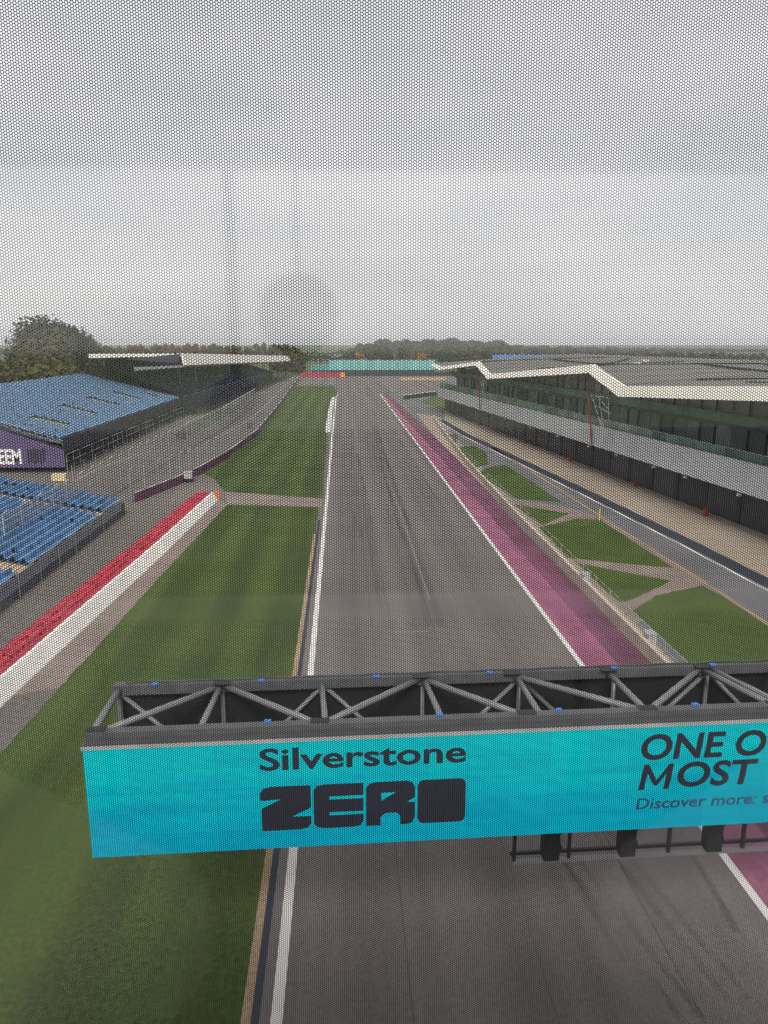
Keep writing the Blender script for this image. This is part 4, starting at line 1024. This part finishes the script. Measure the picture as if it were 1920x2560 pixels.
for x, y in ((-30, 905), (10, 908), (45, 915), (110, 905), (160, 915)):
    tree_px('rnd2', x, y, 190, 'low bushy tree filling under the big clump behind the blue stand', 'low trees under the big clump')
lab = {'brown': 'slim russet tree in the autumn row behind the white roofed stand', 'olive': 'slim olive tree in the autumn row behind the white roofed stand', 'dark': 'slim dark green tree in the autumn row behind the white roofed stand', 'orange': 'slim orange tree in the autumn row behind the white roofed stand'}
pc = ('brown', 'olive', 'dark', 'brown', 'orange')
for i in range(34):
    x = 232 + i * 15.2 + random.uniform(-4, 4); k = random.choice((0, 1, 2, 3, 0, 3, 1)) if i else 4
    tree_px('pop%d' % k, x, 852 + random.uniform(-4, 7) + (4 if i < 10 else 0), 470 + random.uniform(-12, 25), lab[pc[k]], 'autumn row ' + pc[k])
for x, y in ((692, 866), (712, 869), (735, 874), (752, 886)):
    tree_px('rnd2', x, y, 432, 'dark olive tree closing the end of the white roofed stand', 'trees at the end of the roofed stand')
for i in range(12):
    tree_px(('rnd1', 'rnd0')[i % 2], 768 + i * 9, 887 + random.uniform(-3, 5), 700, 'small dark tree on the low horizon behind the turquoise stand', 'small horizon trees')
rc = ('dark', 'far', 'olive', 'brown', 'orange'); lab2 = {'dark': 'rounded dark green tree behind the turquoise stand', 'far': 'rounded grey green tree behind the turquoise stand', 'olive': 'rounded olive tree behind the turquoise stand', 'brown': 'rounded russet tree behind the turquoise stand', 'orange': 'rounded orange tree behind the turquoise stand'}
for i in range(24):
    x = 868 + i * 17; k = random.choice((0, 0, 2, 3, 1)) if i not in (2, 7, 11) else 4
    y = 868 + (12 if i < 2 else 0) + random.uniform(-4, 7) + (15 if k == 4 else 0)
    tree_px('rnd%d' % k, x, y, 620 + random.uniform(-20, 30) - (30 if k == 4 else 0), lab2[rc[k]], 'trees behind the turquoise stand ' + rc[k])
tree_px('rnd0', 1262, 861, 640, 'tallest dark tree above the distant blue seats', 'trees beyond the pit building')
for i in range(66):
    x = 1275 + i * 10.2; y = 868 + (x - 1275) * .025 + random.uniform(-3, 4) + (5 if i % 2 else 0)
    tree_px(('rnd0', 'rnd2', 'rnd2', 'rnd3', 'rnd1')[i % 5], x, y, 760 if i % 2 == 0 else 735, ('dark green', 'olive', 'olive', 'russet', 'grey green')[i % 5] + ' tree in the low line beyond the pit building roof', ('dark green', 'olive', 'olive', 'russet', 'grey green')[i % 5] + ' trees beyond the pit building roof')
# the hazy wood on the skyline: one mass
def wood(name, label, x0, x1, Y_, ytops, n, size):
    rnd = random.Random(5); v, f = [], []; A, B = atY(x0, 860, Y_).x, atY(x1, 860, Y_).x
    for i in range(n):
        t = rnd.random(); px = x0 + (x1 - x0) * t
        j = t * (len(ytops) - 1); q = int(j); fr = j - q; yt = ytops[q] + (ytops[min(q + 1, len(ytops) - 1)] - ytops[q]) * fr
        yt += 3 * math.sin(px * .11) + 2 * math.sin(px * .27 + 1)
        top = atY(px, yt, Y_).z; c = Vector((A + (B - A) * t, Y_ + rnd.uniform(-30, 40), top * rnd.random() ** .6))
        s = size * rnd.uniform(.5, 1.2); a = Vector((rnd.gauss(0, 1), rnd.gauss(0, 1), rnd.gauss(0, 1))).normalized(); b = a.orthogonal().normalized(); k = len(v)
        v += [c - a * s - b * s * .6, c + a * s * .4 - b * s, c + a * s + b * s * .5, c - a * s * .4 + b * s]; f.append((k, k + 1, k + 2, k + 3))
    o = from_data(name, v, f, LM['far']); o['kind'] = 'stuff'; o['label'] = label; o['category'] = 'wood'
wood('distant_wood', 'hazy blue grey wood on the skyline behind the rounded trees', 840, 1300, 1350, [885, 866, 852, 855, 853, 850, 857, 856, 870], 16000, 2.6)
wood('distant_wood', 'low dark wood running along the far left horizon', -200, 880, 1250, [884, 878, 876, 878, 880, 884, 890], 9000, 2.6)
wood('distant_wood', 'low wood on the horizon far beyond the pit building', 1300, 2400, 1500, [868, 874, 878, 882, 884], 12000, 3.0)

# ================================================================== THE VIEWING BRIDGE: room and its perforated window film
M_wallp = mat('room_wall_paint', (0.30, 0.29, 0.28), .8, .05, .5); M_ceil = mat('room_ceiling', (0.16, 0.16, 0.16), .9, .05, .5); M_carpet = mat('room_carpet', (0.08, 0.08, 0.085), .95, .2, 8)
RX0, RX1, RY0, RY1, RZ0, RZ1 = -9.0, 9.0, -5.2, 0.60, 16.3, 19.25
def sbx(name, a, m):
    bm = bmesh.new(); bx(bm, *a); return struct(from_bm(name, bm, m))
sbx('bridge_floor', (RX0, RX1, RY0, RY1, RZ0 - .5, RZ0), M_carpet)
sbx('bridge_ceiling', (RX0, RX1, RY0, RY1, RZ1, RZ1 + .4), M_ceil)
sbx('bridge_side_wall', (RX0, RX0 + .2, RY0 + .02, RY1 - .02, RZ0 + .003, RZ1 - .003), M_wallp)
sbx('bridge_side_wall', (RX1 - .2, RX1, RY0 + .02, RY1 - .02, RZ0 + .003, RZ1 - .003), M_wallp)
sbx('bridge_rear_wall', (RX0 + .21, RX1 - .21, RY0 + .03, RY0 + .2, RZ0 + .004, 17.35), M_wallp)
sbx('bridge_pier', (RX0 - 2.5, RX0 - .2, RY0, RY1, 0, RZ0 + 1), M_wallp)
sbx('bridge_pier', (RX1 + 6.8, RX1 + 8.2, RY0, RY1, 0, RZ0 - .52), M_wallp)
sbx('bridge_deck', (RX0 - 2.5, RX1 + 9, RY0, RY1, RZ0 - 1.0, RZ0 - .51), M_wallp)
MY = 2 * 0.47 + 2.3                                            # depth at which the window mirrors things hung at y = -2.3
for (px, py, rad, thick, lab) in ((746, 787, .163, .009, 'round dark pendant lamp on a thin cord inside the bridge'), (592, 1010, .12, .022, 'smaller dark pendant lamp on a thick stem inside the bridge')):
    q = atY(px, py, MY); dz = q.z - RZ1
    c = thing('pendant_lamp', lab, 'lamp', (q.x, -2.3, RZ1), 0, 'pendant lamps in the viewing bridge')
    bm = bmesh.new(); tube(bm, (0, 0, 0), (0, 0, dz + rad * .9), thick, 8); from_bm('cord', bm, M_mull, c)
    bm = bmesh.new(); bmesh.ops.create_uvsphere(bm, u_segments=24, v_segments=16, radius=rad); bmesh.ops.translate(bm, verts=bm.verts, vec=(0, 0, dz)); from_bm('globe', bm, mat('lamp_globe_dark', (.10, .09, .08), .5), c, True)
win = thing('viewing_window', 'bridge viewing window covered with fine perforated dark film', 'window', (0, 0.47, RZ0))
PITCHM = 0.00165; HOLE = 0.398                                # metres between holes; hole radius as a share of it
NT = 30; hx = PITCHM * math.sqrt(3) / 2
bm = bmesh.new(); vc = {}
def V_(x, z):
    k = (round(x / PITCHM * 1000), round(z / PITCHM * 1000))
    if k not in vc: vc[k] = bm.verts.new((x, 0, z))
    return vc[k]
for i in range(NT):
    for j in range(NT):
        cx_ = i * hx; cz_ = (j + (.5 if i % 2 else 0)) * PITCHM
        # hexagonal cell with pointed sides left and right, round hole in the middle
        ro = PITCHM / math.sqrt(3); hexv = [V_(cx_ + ro * math.cos(R(60 * k)), cz_ + ro * math.sin(R(60 * k))) for k in range(6)]
        hr = PITCHM * HOLE; hol = [bm.verts.new((cx_ + hr * math.cos(R(30 * k)), 0, cz_ + hr * math.sin(R(30 * k)))) for k in range(12)]
        for k in range(6):
            a, b = hexv[k], hexv[(k + 1) % 6]; p, q, r_ = hol[2 * k], hol[2 * k + 1], hol[(2 * k + 2) % 12]
            bm.faces.new((a, p, q)); bm.faces.new((a, q, b)); bm.faces.new((b, q, r_))
me = bpy.data.meshes.new('perforated_film'); bm.to_mesh(me); bm.free()
fm = bpy.data.materials.new('black_window_film'); fm.use_nodes = True; b_ = fm.node_tree.nodes['Principled BSDF']
b_.inputs['Base Color'].default_value = (.012, .012, .014, 1); b_.inputs['Roughness'].default_value = .06
b_.inputs['Specular IOR Level'].default_value = 1.0; b_.inputs['Coat Weight'].default_value = 1.0; b_.inputs['Coat IOR'].default_value = 1.95; b_.inputs['Coat Roughness'].default_value = .04
me.materials.append(fm)
film = link(bpy.data.objects.new('perforated_film', me), win)
FX, FZ = 11.6, RZ1 - RZ0 - .1
tw, th = NT * hx, NT * PITCHM; nx, nz_ = int(FX / tw), int(FZ / th)
film.location = (-nx * tw / 2, 0, .05)
ng = bpy.data.node_groups.new('film_repeat', 'GeometryNodeTree')
ng.interface.new_socket('Geometry', in_out='INPUT', socket_type='NodeSocketGeometry'); ng.interface.new_socket('Geometry', in_out='OUTPUT', socket_type='NodeSocketGeometry')
gi, go = ng.nodes.new('NodeGroupInput'), ng.nodes.new('NodeGroupOutput')
gr = ng.nodes.new('GeometryNodeMeshGrid'); gr.inputs['Size X'].default_value = (nx - 1) * tw; gr.inputs['Size Y'].default_value = (nz_ - 1) * th
gr.inputs['Vertices X'].default_value = nx; gr.inputs['Vertices Y'].default_value = nz_
tr = ng.nodes.new('GeometryNodeTransform'); tr.inputs['Translation'].default_value = ((nx - 1) * tw / 2, 0, (nz_ - 1) * th / 2); tr.inputs['Rotation'].default_value = (math.pi / 2, 0, 0)
ip = ng.nodes.new('GeometryNodeInstanceOnPoints')
ng.links.new(gr.outputs['Mesh'], tr.inputs['Geometry']); ng.links.new(tr.outputs['Geometry'], ip.inputs['Points']); ng.links.new(gi.outputs[0], ip.inputs['Instance']); ng.links.new(ip.outputs['Instances'], go.inputs[0])
film.modifiers.new('repeat', 'NODES').node_group = ng
for (a, nm) in (((-5.9, -5.82, -.05, .08, 0, RZ1 - RZ0), 'mullion'), ((5.82, 5.9, -.05, .08, 0, RZ1 - RZ0), 'mullion'), ((-5.8, 5.8, -.05, .08, 0, .045), 'sill'), ((-5.8, 5.8, -.05, .08, RZ1 - RZ0 - .05, RZ1 - RZ0), 'head_rail')):
    bm = bmesh.new(); bx(bm, *a); from_bm(nm, bm, M_mull, win)
sbx('bridge_front_wall', (RX0 + .21, -5.92, .42, .56, RZ0 + .004, RZ1 - .004), M_wallp); sbx('bridge_front_wall', (5.92, RX1 - .21, .42, .56, RZ0 + .004, RZ1 - .004), M_wallp)

# white props added so the window film mirrors pale patches low down
M_prop = mat('white_prop', (.82, .82, .80), .7, .05, 3)
for x_, y_, rz_, lab in ((-1.12, -.62, .6, 'white square ottoman added for its reflection, left side of the bridge room'), (1.42, -.62, -.62, 'white square ottoman added for its reflection, right side of the bridge room')):
    c = thing('prop', lab, 'prop', (x_, y_, RZ0), rz_, 'props added for their reflections in the window')
    bm = bmesh.new(); bx(bm, -.55, .55, -.55, .55, .08, .42); bmesh.ops.bevel(bm, geom=bm.edges[:], offset=.05, segments=3); from_bm('prop_block', bm, M_prop, c, True)
    for a_ in (-.42, .42):
        for b2 in (-.42, .42):
            bm = bmesh.new(); tube(bm, (a_, b2, 0), (a_, b2, .09), .025, 8); from_bm('leg', bm, M_mull, c)
# pale rail added behind the camera, to be mirrored as a thin streak
tb = thing('handrail', 'pale rail on posts, added inside the bridge for its mirrored streak', 'handrail', (0, -1.7, RZ0))
bm = bmesh.new(); bx(bm, -4.6, 4.6, -.04, .04, .74, .80); bmesh.ops.bevel(bm, geom=bm.edges[:], offset=.015, segments=2); from_bm('rail', bm, mat('pale_rail', (.75, .74, .72), .4), tb)
for k in range(6):
    bm = bmesh.new(); x_ = -4.4 + k * 1.76; tube(bm, (x_, 0, 0), (x_, 0, .74), .02, 8); from_bm('post', bm, M_mull, tb)
# ================================================================== the damp autumn air
bm = bmesh.new(); bx(bm, -4100, 4100, -1600, 5600, -1.0, 40.0)
hz = from_bm('haze', bm); hz['kind'] = 'stuff'
hm = bpy.data.materials.new('haze'); hm.use_nodes = True; n, l = hm.node_tree.nodes, hm.node_tree.links
n.remove(n['Principled BSDF']); pv = n.new('ShaderNodeVolumePrincipled'); pv.inputs['Color'].default_value = (.86, .90, .96, 1)
pv.inputs['Density'].default_value = 0.00016; pv.inputs['Anisotropy'].default_value = 0.1
l.new(pv.outputs[0], n['Material Output'].inputs['Volume']); hz.data.materials.append(hm)
